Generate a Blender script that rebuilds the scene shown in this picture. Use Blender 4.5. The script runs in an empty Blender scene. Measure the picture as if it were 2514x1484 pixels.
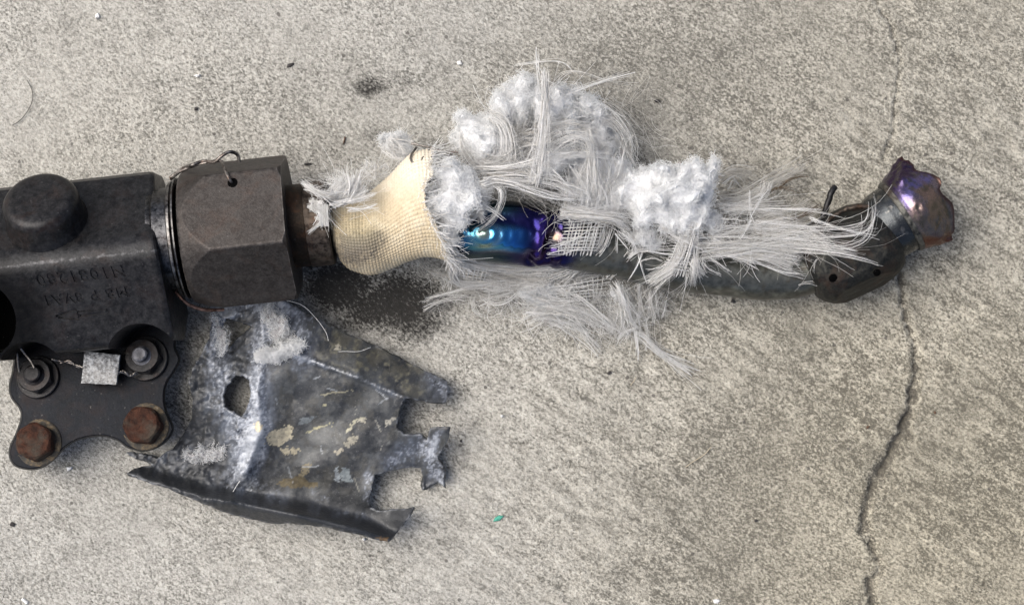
import bpy, bmesh, math, random
import numpy as np
from mathutils import Vector, Matrix, noise as mnoise

random.seed(7)
RNG = np.random.default_rng(11)
scene = bpy.context.scene

# ---------------------------------------------------------------- camera, light, exposure
S = 0.15            # mm on the slab per layout unit
H = 750.0           # camera height above the slab in mm
cam_data = bpy.data.cameras.new("camera")
cam_data.sensor_width = 36.0
cam_data.lens = 36.0 * H / (2514 * S)
cam_data.clip_start = 0.01
cam_data.clip_end = 100.0
cam = bpy.data.objects.new("camera", cam_data)
scene.collection.objects.link(cam)
cam.location = (0, 0, H / 1000)
cam.rotation_euler = (0, 0, 0)
scene.camera = cam

SUN_EL, SUN_AZ = math.radians(56), math.radians(162)   # azimuth measured from +x
world = bpy.data.worlds.new("World")
scene.world = world
world.use_nodes = True
wn = world.node_tree.nodes
wl = world.node_tree.links
wn.clear()
sky = wn.new("ShaderNodeTexSky")
sky.sky_type = 'NISHITA'
sky.sun_disc = False
sky.sun_elevation = SUN_EL
sky.sun_rotation = math.radians(90) - SUN_AZ
sky.air_density = 0.75
sky.dust_density = 5.0
sky.ozone_density = 0.6
bg = wn.new("ShaderNodeBackground")
bg.inputs['Strength'].default_value = 0.07
wo = wn.new("ShaderNodeOutputWorld")
wl.new(sky.outputs[0], bg.inputs[0])
wl.new(bg.outputs[0], wo.inputs[0])

sun_data = bpy.data.lights.new("sun", 'SUN')
sun_data.energy = 1.5
sun_data.angle = math.radians(55)
sun_data.color = (1.0, 0.985, 0.94)
sun = bpy.data.objects.new("sun", sun_data)
scene.collection.objects.link(sun)
sdir = Vector((math.cos(SUN_EL) * math.cos(SUN_AZ), math.cos(SUN_EL) * math.sin(SUN_AZ), math.sin(SUN_EL)))
sun.rotation_euler = sdir.to_track_quat('Z', 'Y').to_euler()
sun.location = sdir * 2

scene.view_settings.view_transform = 'Standard'
scene.view_settings.look = 'None'
scene.view_settings.gamma = 1.0
scene.view_settings.use_curve_mapping = False
scene.view_settings.exposure = 1.42
scene.cycles.max_bounces = 6

# ---------------------------------------------------------------- helpers
def P(px, py, z):
    """a point z mm above the slab, laid out on the plan of the photograph"""
    k = (H - z) / H * S
    return np.array([(px - 1257) * k, -(py - 742) * k, z], float)

def fade(t): return t * t * (3 - 2 * t)

_perm = np.random.default_rng(5).random(1 << 16)
def vnoise(p):
    """value noise, p (N,3) -> (N,) in 0..1"""
    i = np.floor(p).astype(np.int64); f = fade(p - i)
    def h(a, b, c):
        n = (a * 73856093) ^ (b * 19349663) ^ (c * 83492791)
        n = (n ^ (n >> 13)) * 1274126177
        return _perm[(n ^ (n >> 9)) & 65535]
    x, y, z = i.T; fx, fy, fz = f.T
    def lerp(a, b, t): return a + (b - a) * t
    r = []
    for dz in (0, 1):
        a = lerp(h(x, y, z + dz), h(x + 1, y, z + dz), fx)
        b = lerp(h(x, y + 1, z + dz), h(x + 1, y + 1, z + dz), fx)
        r.append(lerp(a, b, fy))
    return lerp(r[0], r[1], fz)

_ROT = np.array(Matrix.Rotation(0.9, 3, Vector((0.4, 0.7, 0.6)).normalized()))
def fbm(p, octs=4, rough=0.5):
    p = np.asarray(p, float) @ _ROT; s = 0; a = 1; t = 0
    for o in range(octs):
        s = s + a * vnoise(p * 2 ** o + 17.3 * o); t += a; a *= rough
        p = p @ _ROT
    return s / t

def smooth(a, b, x):
    t = np.clip((x - a) / (b - a), 0, 1)
    return t * t * (3 - 2 * t)

def spline(pts, m):
    """Catmull-Rom through pts, m samples"""
    p = np.asarray(pts, float)
    if len(p) == 2:
        t = np.linspace(0, 1, m)[:, None]
        return p[0] * (1 - t) + p[1] * t
    q = np.vstack([2 * p[0] - p[1], p, 2 * p[-1] - p[-2]])
    d = np.r_[0, np.cumsum(np.linalg.norm(np.diff(p, axis=0), axis=1))]
    u = np.interp(np.linspace(0, d[-1], m), d, np.arange(len(p)))
    k = np.clip(u.astype(int), 0, len(p) - 2); t = (u - k)[:, None]
    a, b, c, e = q[k], q[k + 1], q[k + 2], q[k + 3]
    return 0.5 * (2 * b + (c - a) * t + (2 * a - 5 * b + 4 * c - e) * t ** 2 + (3 * b - a - 3 * c + e) * t ** 3)

def tag(o, label=None, cat=None, group=None, kind=None):
    if label: o["label"] = label
    if cat: o["category"] = cat
    if group: o["group"] = group
    if kind: o["kind"] = kind
    return o

def link(o, parent=None):
    scene.collection.objects.link(o)
    if parent is not None:
        o.parent = parent
        o.matrix_parent_inverse = parent.matrix_world.inverted()
    return o

def empty(name, loc_mm):
    o = bpy.data.objects.new(name, None)
    o.empty_display_size = 0.01
    o.location = Vector(loc_mm) / 1000
    scene.collection.objects.link(o)
    o.matrix_world = Matrix.Translation(o.location)
    return o

def mesh_obj(name, verts, faces, mat, parent=None, angle=35, recalc=False, origin=None):
    """verts in mm; the object's origin goes to the middle of its base"""
    v = np.asarray(verts, float)
    if origin is None:
        lo, hi = v.min(0), v.max(0)
        origin = np.array([(lo[0] + hi[0]) / 2, (lo[1] + hi[1]) / 2, lo[2]])
    me = bpy.data.meshes.new(name)
    vv = (v - origin) / 1000
    if isinstance(faces, np.ndarray):
        n, k = faces.shape
        me.vertices.add(len(vv)); me.vertices.foreach_set("co", vv.astype(np.float32).ravel())
        me.loops.add(n * k); me.loops.foreach_set("vertex_index", faces.astype(np.int32).ravel())
        me.polygons.add(n)
        me.polygons.foreach_set("loop_start", np.arange(0, n * k, k, dtype=np.int32))
        me.polygons.foreach_set("loop_total", np.full(n, k, dtype=np.int32))
        me.update(calc_edges=True); me.validate()
    else:
        me.from_pydata([tuple(x) for x in vv], [], [list(f) for f in faces])
        me.update()
    if recalc:
        b = bmesh.new(); b.from_mesh(me); bmesh.ops.recalc_face_normals(b, faces=b.faces); b.to_mesh(me); b.free()
    me.polygons.foreach_set("use_smooth", np.ones(len(me.polygons), dtype=bool))
    if angle is not None and angle < 180:
        me.set_sharp_from_angle(angle=math.radians(angle))
    if mat: me.materials.append(mat)
    o = bpy.data.objects.new(name, me)
    o.location = Vector(origin) / 1000
    scene.collection.objects.link(o)
    if parent is not None:
        o.parent = parent
        o.matrix_parent_inverse = Matrix.Translation(parent.location).inverted()
    return o

def color_attr(o, cols, name="tint"):
    c = np.ones((len(cols), 4), np.float32); c[:, :3] = cols
    a = o.data.color_attributes.new(name, 'FLOAT_COLOR', 'POINT')
    a.data.foreach_set("color", c.ravel())

def float_attr(o, vals, name):
    a = o.data.attributes.new(name, 'FLOAT', 'POINT')
    a.data.foreach_set("value", np.asarray(vals, np.float32))

def frame(o, x, up=(0, 0, 1)):
    """3x3 columns: along, across, up, and an origin"""
    x = np.asarray(x, float); x = x / np.linalg.norm(x)
    u = np.asarray(up, float); u = u - x * (u @ x); u /= np.linalg.norm(u)
    v = np.cross(u, x)
    return np.array(o, float), np.array([x, v, u]).T

def to_world(fr, pts):
    return fr[0] + np.asarray(pts, float) @ fr[1].T

def grid_faces(nu, nv, wrap=False):
    """vertex index = i*nv + j ; wrap in j"""
    f = []
    J = nv if wrap else nv - 1
    i, j = np.meshgrid(np.arange(nu - 1), np.arange(J), indexing='ij')
    j2 = (j + 1) % nv
    return np.stack([i * nv + j, i * nv + j2, (i + 1) * nv + j2, (i + 1) * nv + j], -1).reshape(-1, 4)

def lathe(name, fr, prof, mat, parent, seg=72, radf=None, cap=True, angle=35, disp=0, dscale=0.3, post=None):
    """prof: (along, radius); radf(a, theta, r) -> r"""
    prof = np.asarray(prof, float)
    th = np.linspace(0, 2 * np.pi, seg, endpoint=False)
    A = np.repeat(prof[:, 0][:, None], seg, 1); Rr = np.repeat(prof[:, 1][:, None], seg, 1); T = np.repeat(th[None], len(prof), 0)
    if radf is not None: Rr = radf(A, T, Rr)
    loc = np.stack([A, Rr * np.sin(T), Rr * np.cos(T)], -1).reshape(-1, 3)
    if disp:
        nrm = np.stack([0 * A, np.sin(T), np.cos(T)], -1).reshape(-1, 3)
        loc = loc + nrm * ((fbm(loc * dscale, 4) - 0.5) * 2 * disp)[:, None]
    if post is not None: loc = post(loc)
    w = to_world(fr, loc)
    faces = [list(f) for f in grid_faces(len(prof), seg, True)]
    if cap:
        faces.append(list(range(seg))[::-1]); faces.append([(len(prof) - 1) * seg + k for k in range(seg)])
    o = mesh_obj(name, w, faces, mat, parent, angle=angle, recalc=True)
    return o, loc

def hexr(R, phi):
    """radius of a hexagon with a corner at angle phi (from up, towards +across)"""
    ap = R * math.cos(math.pi / 6)
    def f(A, T, r):
        t = (T - phi) % (math.pi / 3) - math.pi / 6
        h = ap / np.cos(t)
        h = np.minimum(h, R * 0.992)
        return np.minimum(h, r)
    return f

def tubes(paths, radii, sides=3):
    """paths (N,M,3), radii (N,M) -> verts, faces"""
    N, M, _ = paths.shape
    t = np.gradient(paths, axis=1); t /= np.linalg.norm(t, axis=2, keepdims=True) + 1e-12
    ref = RNG.normal(size=(N, 1, 3)); ref = np.repeat(ref, M, 1)
    a = np.cross(t, ref); a /= np.linalg.norm(a, axis=2, keepdims=True) + 1e-12
    b = np.cross(t, a)
    ang = np.arange(sides) * 2 * np.pi / sides
    v = paths[:, :, None] + radii[:, :, None, None] * (np.cos(ang)[None, None, :, None] * a[:, :, None] + np.sin(ang)[None, None, :, None] * b[:, :, None])
    base = (np.arange(N) * M * sides)[:, None, None]
    i = np.arange(M - 1)[None, :, None]; j = np.arange(sides)[None, None, :]; j2 = (j + 1) % sides
    f = np.stack([base + i * sides + j, base + i * sides + j2, base + (i + 1) * sides + j2, base + (i + 1) * sides + j], -1).reshape(-1, 4)
    return v.reshape(-1, 3), f

def wire(name, pts, r, mat, parent, m=40, sides=8, wob=0):
    p = spline(pts, m)
    if wob: p = p + (RNG.random(p.shape) - .5) * wob
    # parallel frame tube with end caps
    t = np.gradient(p, axis=0); t /= np.linalg.norm(t, axis=1, keepdims=True)
    a = np.cross(t[0], [0.3, 0.2, 1.0]); vs = []
    for k in range(m):
        a = a - t[k] * (a @ t[k]); a /= np.linalg.norm(a); b = np.cross(t[k], a)
        for s in range(sides):
            g = 2 * math.pi * s / sides
            vs.append(p[k] + r * (math.cos(g) * a + math.sin(g) * b))
    f = [list(x) for x in grid_faces(m, sides, True)] + [list(range(sides))[::-1], [(m - 1) * sides + s for s in range(sides)]]
    return mesh_obj(name, vs, f, mat, parent, angle=60, recalc=True)

# ---------------------------------------------------------------- materials
class NT:
    def __init__(self, name):
        self.m = bpy.data.materials.new(name); self.m.use_nodes = True
        self.t = self.m.node_tree; self.n = self.t.nodes; self.l = self.t.links
        self.n.clear()
        self.out = self.n.new("ShaderNodeOutputMaterial")
        self.b = self.n.new("ShaderNodeBsdfPrincipled")
        self.l.new(self.b.outputs[0], self.out.inputs[0])
        self.tc = self.n.new("ShaderNodeTexCoord")
        self.geo = None
    def add(self, typ, **kw):
        nd = self.n.new(typ)
        for k, v in kw.items(): setattr(nd, k, v)
        return nd
    def set(self, sock, v):
        if hasattr(v, 'links') or isinstance(v, bpy.types.NodeSocket): self.l.new(v, sock)
        else: sock.default_value = v
    def pos(self):
        g = self.add("ShaderNodeNewGeometry"); return g.outputs['Position']
    def noise(self, scale, detail=4, rough=0.55, vec=None, dist=0.0):
        nd = self.add("ShaderNodeTexNoise")
        nd.inputs['Scale'].default_value = scale; nd.inputs['Detail'].default_value = detail
        nd.inputs['Roughness'].default_value = rough; nd.inputs['Distortion'].default_value = dist
        self.l.new(vec if vec is not None else self.pos(), nd.inputs['Vector'])
        return nd.outputs['Fac']
    def ramp(self, fac, *stops):
        nd = self.add("ShaderNodeValToRGB"); e = nd.color_ramp.elements
        while len(e) < len(stops): e.new(0.5)
        for k, (p, c) in enumerate(stops):
            e[k].position = p
            e[k].color = (c, c, c, 1) if not hasattr(c, '__len__') else (*c, 1)
        self.l.new(fac, nd.inputs[0]); return nd.outputs[0]
    def mix(self, fac, a, b, blend='MIX'):
        nd = self.add("ShaderNodeMix", data_type='RGBA', blend_type=blend)
        self.set(nd.inputs[0], fac)
        for s, v in ((nd.inputs[6], a), (nd.inputs[7], b)):
            if isinstance(v, bpy.types.NodeSocket): self.l.new(v, s)
            else: s.default_value = (*v, 1) if hasattr(v, '__len__') else (v, v, v, 1)
        return nd.outputs[2]
    def math(self, op, a, b=0.0, c=None, clamp=False):
        nd = self.add("ShaderNodeMath", operation=op, use_clamp=clamp)
        self.set(nd.inputs[0], a); self.set(nd.inputs[1], b)
        if c is not None: self.set(nd.inputs[2], c)
        return nd.outputs[0]
    def attr(self, name, col=False):
        nd = self.add("ShaderNodeAttribute", attribute_name=name)
        return nd.outputs['Color'] if col else nd.outputs['Fac']
    def bump(self, h, dist, strength=1.0, normal=None):
        nd = self.add("ShaderNodeBump"); nd.inputs['Distance'].default_value = dist; nd.inputs['Strength'].default_value = strength
        self.l.new(h, nd.inputs['Height'])
        if normal is not None: self.l.new(normal, nd.inputs['Normal'])
        return nd.outputs[0]
    def fin(self, color=None, rough=None, metal=None, normal=None, spec=None):
        b = self.b
        for k, v in (('Base Color', color), ('Roughness', rough), ('Metallic', metal), ('Normal', normal), ('Specular IOR Level', spec)):
            if v is None: continue
            if isinstance(v, bpy.types.NodeSocket): self.l.new(v, b.inputs[k])
            elif k == 'Base Color': b.inputs[k].default_value = (*v, 1)
            else: b.inputs[k].default_value = v
        return self.m

def mat_cast(name, dark, dust, rusty=0.0, rough=(0.42, 0.7), metal=0.35, bump=0.00018, scale=1.0, wear=True, spec=.12):
    """dark oxidised steel with dusty mottling and a little rust"""
    q = NT(name)
    n1 = q.noise(420 * scale, 7, 0.7); n2 = q.noise(70 * scale, 4, 0.6); n3 = q.noise(1400, 3, 0.6)
    c = q.mix(q.ramp(n1, (0.36, 0.0), (0.70, 1.0)), dark, dust)
    c = q.mix(q.ramp(n3, (0.42, 0.0), (0.62, 0.42)), c, tuple(x * 0.45 for x in dark))
    c = q.mix(q.ramp(n2, (0.5, 0.0), (0.85, 0.4)), c, tuple(min(1, x * 1.3) for x in dust))
    if rusty:
        n4 = q.noise(120 * scale, 5, 0.6, dist=0.6)
        c = q.mix(q.ramp(n4, (0.50, 0.0), (0.70, rusty)), c, (0.12, 0.055, 0.028))
    sp = q.noise(900, 2, 0.5)
    c = q.mix(q.ramp(sp, (0.70, 0.0), (0.76, 0.5)), c, (0.10, 0.097, 0.093))
    gp = q.add("ShaderNodeNewGeometry")
    wear_ = q.math('MULTIPLY', q.ramp(gp.outputs['Pointiness'], (0.515, 0.0), (0.56, 1.0)), q.ramp(n1, (0.38, 0.0), (0.6, 0.55)))
    if wear: c = q.mix(wear_, c, tuple(min(1, x * 2.6 + .04) for x in dust))
    r = q.ramp(n1, (0.3, rough[0]), (0.75, rough[1]))
    h = q.math('ADD', n1, q.math('MULTIPLY', n3, 0.6))
    return q.fin(c, r, min(1, metal + .3), q.bump(h, bump * 1.0, 0.5), spec=spec)

def mat_tint(name, rough=0.4, metal=0.6, bump=0.0002, nscale=500, rmul=0.25, contrast=0.5):
    """colour taken from the tint carried by the surface, broken up by fine wear"""
    q = NT(name)
    c = q.attr("tint", True)
    n1 = q.noise(nscale, 6, 0.65); n2 = q.noise(nscale * 3.2, 3, 0.6)
    c = q.mix(q.ramp(n1, (0.30, contrast), (0.60, 0.0)), c, (0.012, 0.012, 0.014))
    c = q.mix(q.ramp(n2, (0.62, 0.0), (0.75, 0.35 * contrast)), c, (0.4, 0.4, 0.4))
    r = q.math('ADD', q.math('MULTIPLY', n1, rmul), rough - rmul / 2)
    h = q.math('ADD', n1, q.math('MULTIPLY', n2, 0.35))
    return q.fin(c, r, metal, q.bump(h, bump * 2, 0.7))

# ---------------------------------------------------------------- concrete slab
def mat_concrete():
    q = NT("broomed_concrete")
    pos = q.pos()
    ro = q.add("ShaderNodeMapping"); ro.inputs['Rotation'].default_value = (0, 0, math.radians(34)); q.l.new(pos, ro.inputs['Vector'])
    mp = q.add("ShaderNodeMapping"); mp.inputs['Scale'].default_value = (0.8, 1.1, 1); q.l.new(ro.outputs[0], mp.inputs['Vector'])
    mb = q.add("ShaderNodeMapping"); mb.inputs['Scale'].default_value = (0.26, 1.0, 1); q.l.new(ro.outputs[0], mb.inputs['Vector'])
    broom = q.noise(330, 3, 0.6, vec=mb.outputs[0], dist=0.2)
    fine = q.noise(1050, 3, 0.62, vec=mp.outputs[0], dist=0.3)
    grain = q.noise(2100, 2, 0.6)
    mid = q.noise(95, 4, 0.6)
    big = q.noise(9, 4, 0.55)
    warm = q.noise(5.5, 2, 0.5)
    v = q.math('ADD', q.math('MULTIPLY', fine, 0.62), q.math('MULTIPLY', grain, 0.38))
    # sand grains: each cell its own tone
    gr = q.add("ShaderNodeTexVoronoi"); gr.inputs['Scale'].default_value = 1350; gr.inputs['Randomness'].default_value = 1.0
    wob = q.add("ShaderNodeVectorMath", operation='ADD'); nz = q.add("ShaderNodeTexNoise"); nz.inputs['Scale'].default_value = 1400; q.l.new(pos, nz.inputs['Vector'])
    sc = q.add("ShaderNodeVectorMath", operation='SCALE'); sc.inputs['Scale'].default_value = 0.0009; q.l.new(nz.outputs['Color'], sc.inputs[0])
    q.l.new(mp.outputs[0], wob.inputs[0]); q.l.new(sc.outputs[0], wob.inputs[1]); q.l.new(wob.outputs[0], gr.inputs['Vector'])
    gs = q.add("ShaderNodeSeparateColor"); q.l.new(gr.outputs['Color'], gs.inputs[0])
    v = q.math('ADD', v, q.math('MULTIPLY', q.math('SUBTRACT', gs.outputs[0], 0.5), 0.19))
    # patches where the paste is smoother, and patches open to the sand
    patch = q.ramp(q.noise(22, 3, 0.6), (0.36, 0.62), (0.66, 1.12))
    v = q.math('ADD', q.math('MULTIPLY', q.math('SUBTRACT', v, 0.52), patch), 0.525)
    v = q.math('ADD', v, q.math('MULTIPLY', q.math('SUBTRACT', mid, 0.5), 0.18))
    v = q.math('ADD', v, q.math('MULTIPLY', q.math('SUBTRACT', big, 0.5), 0.10))
    v = q.math('ADD', v, q.math('MULTIPLY', q.attr("grime_and_falloff"), -0.125))
    v = q.math('ADD', v, q.math('MULTIPLY', q.math('MULTIPLY', q.math('SUBTRACT', broom, 0.5), 0.44), q.attr("broom")))
    c = q.ramp(v, (0.32, (0.100, 0.0965, 0.087)), (0.42, (0.192, 0.187, 0.170)), (0.50, (0.288, 0.281, 0.258)), (0.60, (0.384, 0.376, 0.347)), (0.72, (0.474, 0.465, 0.434)))
    c = q.mix(q.ramp(warm, (0.35, 0.0), (0.7, 0.3)), c, (1.0, 0.965, 0.89), 'MULTIPLY')
    c = q.mix(q.attr("ochre_falloff"), c, (0.98, 0.925, 0.78), 'MULTIPLY')
    # sparse dark grit and pale specks
    vo = q.add("ShaderNodeTexVoronoi"); vo.inputs['Scale'].default_value = 210; q.l.new(pos, vo.inputs['Vector'])
    pick = q.add("ShaderNodeSeparateColor"); q.l.new(vo.outputs['Color'], pick.inputs[0])
    sp = q.math('MULTIPLY', q.math('LESS_THAN', vo.outputs['Distance'], 0.14), q.math('GREATER_THAN', pick.outputs[0], 0.90))
    c = q.mix(q.math('MULTIPLY', sp, 0.75), c, (0.06, 0.055, 0.05))
    sp2 = q.math('MULTIPLY', q.math('LESS_THAN', vo.outputs['Distance'], 0.16), q.math('LESS_THAN', pick.outputs[1], 0.025))
    # soot and oil stains and painted shade, broken up by the grain
    st = q.attr("stain_and_shade")
    brk = q.math('ADD', q.math('MULTIPLY', v, 2.6), -1.3)
    mk = q.math('SUBTRACT', st, brk)
    c = q.mix(q.math('MULTIPLY', q.ramp(mk, (0.0, 0.0), (1.0, 0.95)), q.ramp(st, (0.04, 0.0), (0.62, 1.0))), c, (0.012, 0.011, 0.010))
    ck = q.attr("crack"); gap = q.math('SUBTRACT', q.math('MULTIPLY', ck, 1.15), q.math('MULTIPLY', q.math('SUBTRACT', v, 0.36), 2.4))
    c = q.mix(q.math('MULTIPLY', q.ramp(gap, (0.0, 0.0), (0.75, 0.62)), q.ramp(ck, (0.06, 0.0), (0.25, 1.0))), c, (0.045, 0.041, 0.036))
    h = q.math('ADD', q.math('ADD', q.math('MULTIPLY', fine, 1.0), q.math('MULTIPLY', grain, 0.5)), q.math('MULTIPLY', q.math('MULTIPLY', broom, 1.2), q.attr("broom")))
    return q.fin(c, 0.93, 0.0, q.bump(h, 0.0009, 0.65), spec=0.25)

def build_slab():
    inner_x = np.arange(-200, 200.01, 0.8); inner_y = np.arange(-124, 124.01, 0.8)
    gx = np.r_[[-3000, -1200, -600, -350, -250], inner_x, [250, 350, 600, 1200, 3000]]
    gy = np.r_[[-3000, -1200, -600, -300, -170], inner_y, [170, 300, 600, 1200, 3000]]
    X, Y = np.meshgrid(gx, gy, indexing='ij')
    px = X / S + 1257; py = -Y / S + 742
    q = np.stack([px, py, 0 * px], -1).reshape(-1, 3)
    # broom ridges run down to the lower side at about 33 degrees
    a = math.radians(33); along = px * math.cos(a) + py * math.sin(a); acr = -px * math.sin(a) + py * math.cos(a)
    wob = (fbm(q * 0.006, 3).reshape(px.shape) - .5) * 120
    ridge = fbm(np.stack([along * 0.008, (acr + wob) * 0.045, 0 * px], -1).reshape(-1, 3), 3).reshape(px.shape) - .5
    amt = 0.28 + 0.8 * smooth(0.30, 0.55, fbm(q * 0.0022 + 3.1, 2).reshape(px.shape)) * smooth(900, 2000, px + 0.9 * py - 500) + .25 * np.exp(-((px - 100) / 350) ** 2 - ((py - 120) / 160) ** 2)
    z = ridge * 1.5 * amt + (fbm(q * 0.01, 3).reshape(px.shape) - .5) * 0.5 + (fbm(q * 0.14, 2).reshape(px.shape) - .5) * 0.38
    # cracks
    def dist_to(pts):
        p = spline(np.array([(u, v, 0) for u, v in pts], float), 160)[:, :2]
        p = p + np.stack([(fbm(np.stack([np.arange(160) * .21, 0 * p[:, 0] + s, 0 * p[:, 0]], -1), 4) - .5) * 22 for s in (1.3, 8.8)], -1)
        d = np.full(px.shape, 1e9)
        box = (px > p[:, 0].min() - 80) & (px < p[:, 0].max() + 80) & (py > p[:, 1].min() - 60) & (py < p[:, 1].max() + 60)
        ii = np.nonzero(box); qx, qy = px[ii], py[ii]; dd = np.full(qx.shape, 1e9)
        for k in range(0, 160): dd = np.minimum(dd, (qx - p[k, 0]) ** 2 + (qy - p[k, 1]) ** 2)
        d[ii] = np.sqrt(dd); return d
    wid = 4.0 + 7.5 * fbm(q * 0.02 + 9, 3).reshape(px.shape)
    d1 = dist_to([(2208, 630), (2212, 700), (2228, 790), (2250, 870), (2240, 960), (2212, 1060), (2168, 1150), (2136, 1215), (2126, 1290), (2158, 1390), (2134, 1440), (2148, 1500)])
    wid = wid * (0.75 + 0.4 * smooth(700, 1200, py))
    d2 = dist_to([(2130, -20), (2185, 60), (2207, 130), (2200, 240), (2192, 330), (2160, 400)])
    d3 = dist_to([(2245, 900), (2235, 1010), (2222, 1070)])
    d4 = dist_to([(2050, 230), (2085, 285), (2120, 330)])
    rag = (fbm(q * .10 + 21, 4).reshape(px.shape) - .5) * 24; d1 = np.abs(d1 + rag * .8); d2 = np.abs(d2 + rag * .6); d3 = np.abs(d3 + rag); d4 = np.abs(d4 + rag)
    c1 = np.maximum.reduce([np.exp(-(d1 / wid) ** 2), 0.7 * np.exp(-(d2 / (wid * .6)) ** 2), 0.7 * np.exp(-(d3 / (wid * .9)) ** 2), 0.25 * np.exp(-(d4 / wid) ** 2)])
    brk = smooth(0.28, 0.55, fbm(q * 0.05 + 2, 3).reshape(px.shape))
    crack = c1 * (0.45 + 0.55 * brk) * (0.80 + 0.35 * smooth(930, 1030, py) * (1 - .5 * smooth(1160, 1200, py)) + .2 * (py < 500))
    crack = crack + (.20 + .35 * smooth(930, 1030, py) * (1 - smooth(1180, 1240, py))) * np.exp(-(d1 / (wid * 2.4)) ** 2) * (.3 + .7 * brk)
    z = z - 2.2 * crack + 0.35 * np.exp(-((d1 - 16) / 10) ** 2) * 0.5
    # stains, some painting the shade by nut and bracket: (x, y, rx, ry, strength)
    st = np.zeros(px.shape)
    n = fbm(q * 0.012 + 5, 4).reshape(px.shape) - .5
    for x, y, rx, ry, s in [(840, 700, 130, 75, 1.3), (960, 745, 150, 90, 1.25), (1020, 790, 95, 60, 0.95), (880, 790, 80, 40, .8), (905, 212, 62, 34, 0.72), (960, 195, 90, 30, 0.40),
                            (925, 335, 60, 30, 0.5), (400, 205, 90, 22, 0.28), (780, 390, 130, 30, 0.25), (1120, 940, 40, 70, 0.32), (1030, 1020, 50, 60, 0.38), (1110, 1100, 60, 70, .28),
                            (1010, 1290, 50, 70, 0.3), (930, 1200, 40, 60, .35), (2090, 440, 35, 40, 0.35), (2060, 260, 60, 40, 0.15), (2430, 1440, 130, 60, 0.25), (1560, 1180, 160, 60, 0.10), (2300, 640, 40, 40, 0.2),
                            (455, 850, 60, 110, 0.5), (450, 1000, 60, 90, .6)]:
        d = np.sqrt(((px - x) / rx) ** 2 + ((py - y) / ry) ** 2) + n * 0.9
        st = np.maximum(st, s * (1 - smooth(0.15, 1.55, d)))
    grime_and_falloff = smooth(900, 1900, px) * (0.5 + 0.4 * smooth(.4, .65, fbm(q * 0.003 + 1.7, 3).reshape(px.shape)) * smooth(600, 900, py)) + 0.5 * np.exp(-((px - 1480) / 420) ** 2 - ((py - 170) / 130) ** 2)  # grime patches, plus light falloff painted as darkening to the right
    grime_and_falloff = grime_and_falloff + 0.45 * np.exp(-((px - 700) / 260) ** 2 - ((py - 300) / 170) ** 2)
    ochre_falloff = np.clip(smooth(1000, 2300, px) * (0.42 + 0.42 * smooth(300, 1300, py)) + 0.04, 0, 1)  # warmer tone to the right, part of the painted light falloff
    v = np.stack([X, Y, z], -1).reshape(-1, 3)
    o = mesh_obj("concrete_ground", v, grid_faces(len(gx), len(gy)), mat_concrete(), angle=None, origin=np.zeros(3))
    b = o.data
    float_attr(o, st.ravel(), "stain_and_shade"); float_attr(o, np.clip(crack, 0, 1).ravel(), "crack")
    float_attr(o, grime_and_falloff.ravel(), "grime_and_falloff"); float_attr(o, ochre_falloff.ravel(), "ochre_falloff"); float_attr(o, np.clip(amt - .2, 0, 1).ravel(), "broom")
    # faces must look up
    if b.polygons[0].normal.z < 0: b.flip_normals()
    tag(o, "pale grey broomed concrete slab with a dark crack and sooty stains", None, None, "structure")
build_slab()

# ---------------------------------------------------------------- valve with its pipe line
M_CAST = mat_cast("blackened_cast_steel", (0.0090, 0.0092, 0.0102), (0.036, 0.035, 0.036), 0.10, rough=(0.28, 0.52), metal=0.2, wear=False, spec=.22)
M_NUT = mat_cast("brown_oxidised_steel", (0.033, 0.029, 0.027), (0.068, 0.062, 0.058), 0.10, rough=(0.42, 0.66), metal=0.35)
M_FERR = mat_cast("rust_brown_steel", (0.014, 0.011, 0.009), (0.040, 0.030, 0.022), 0.4, rough=(0.4, 0.65), metal=0.45)
M_NECK = mat_cast("smoked_machined_steel", (0.014, 0.0145, 0.016), (0.045, 0.045, 0.047), 0.1, rough=(0.25, 0.5), metal=0.8)
M_RING = mat_cast("worn_ring_steel", (0.025, 0.025, 0.026), (0.09, 0.088, 0.085), 0.2, rough=(0.3, 0.5), metal=0.8)
M_BLACK = mat_cast("shade_black_steel", (0.0015, 0.0015, 0.0016), (0.003, 0.003, 0.003), 0.0, rough=(0.8, 0.95), metal=0.0, wear=False, spec=.03)  # near-black that paints in the shade of port and wire holes
M_FLANGE = mat_cast("blue_black_flange_steel", (0.0042, 0.0049, 0.0066), (0.0115, 0.0130, 0.0168), 0.04, rough=(0.36, 0.6), metal=0.2, wear=False, spec=.15)
M_RUST = None
def mat_rust():
    q = NT("flaking_red_rust")
    n1 = q.noise(420, 6, 0.7, dist=0.5); n2 = q.noise(120, 3, 0.6)
    c = q.ramp(n1, (0.3, (0.008, 0.004, 0.003)), (0.5, (0.031, 0.0125, 0.0075)), (0.68, (0.060, 0.024, 0.0135)), (0.8, (0.10, 0.048, 0.03)))
    c = q.mix(q.ramp(n2, (0.5, 0.0), (0.68, 0.8)), c, (0.05, 0.045, 0.035))
    return q.fin(c, 0.8, 0.0, q.bump(n1, 0.0008, 0.9), spec=.15)
M_RUST = mat_rust()
def mat_spotface():
    q = NT("scaly_spotface")
    n1 = q.noise(300, 5, 0.7, dist=0.4)
    c = q.ramp(n1, (0.32, (0.012, 0.011, 0.010)), (0.48, (0.035, 0.030, 0.022)), (0.60, (0.12, 0.085, 0.045)), (0.72, (0.32, 0.30, 0.26)))
    return q.fin(c, 0.75, 0.1, q.bump(n1, 0.0006, 0.8))
M_SPOT = mat_spotface()
M_WIRE = mat_cast("dull_lock_wire", (0.05, 0.045, 0.04), (0.13, 0.12, 0.11), 0.5, rough=(0.4, 0.6), metal=0.7)

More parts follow.
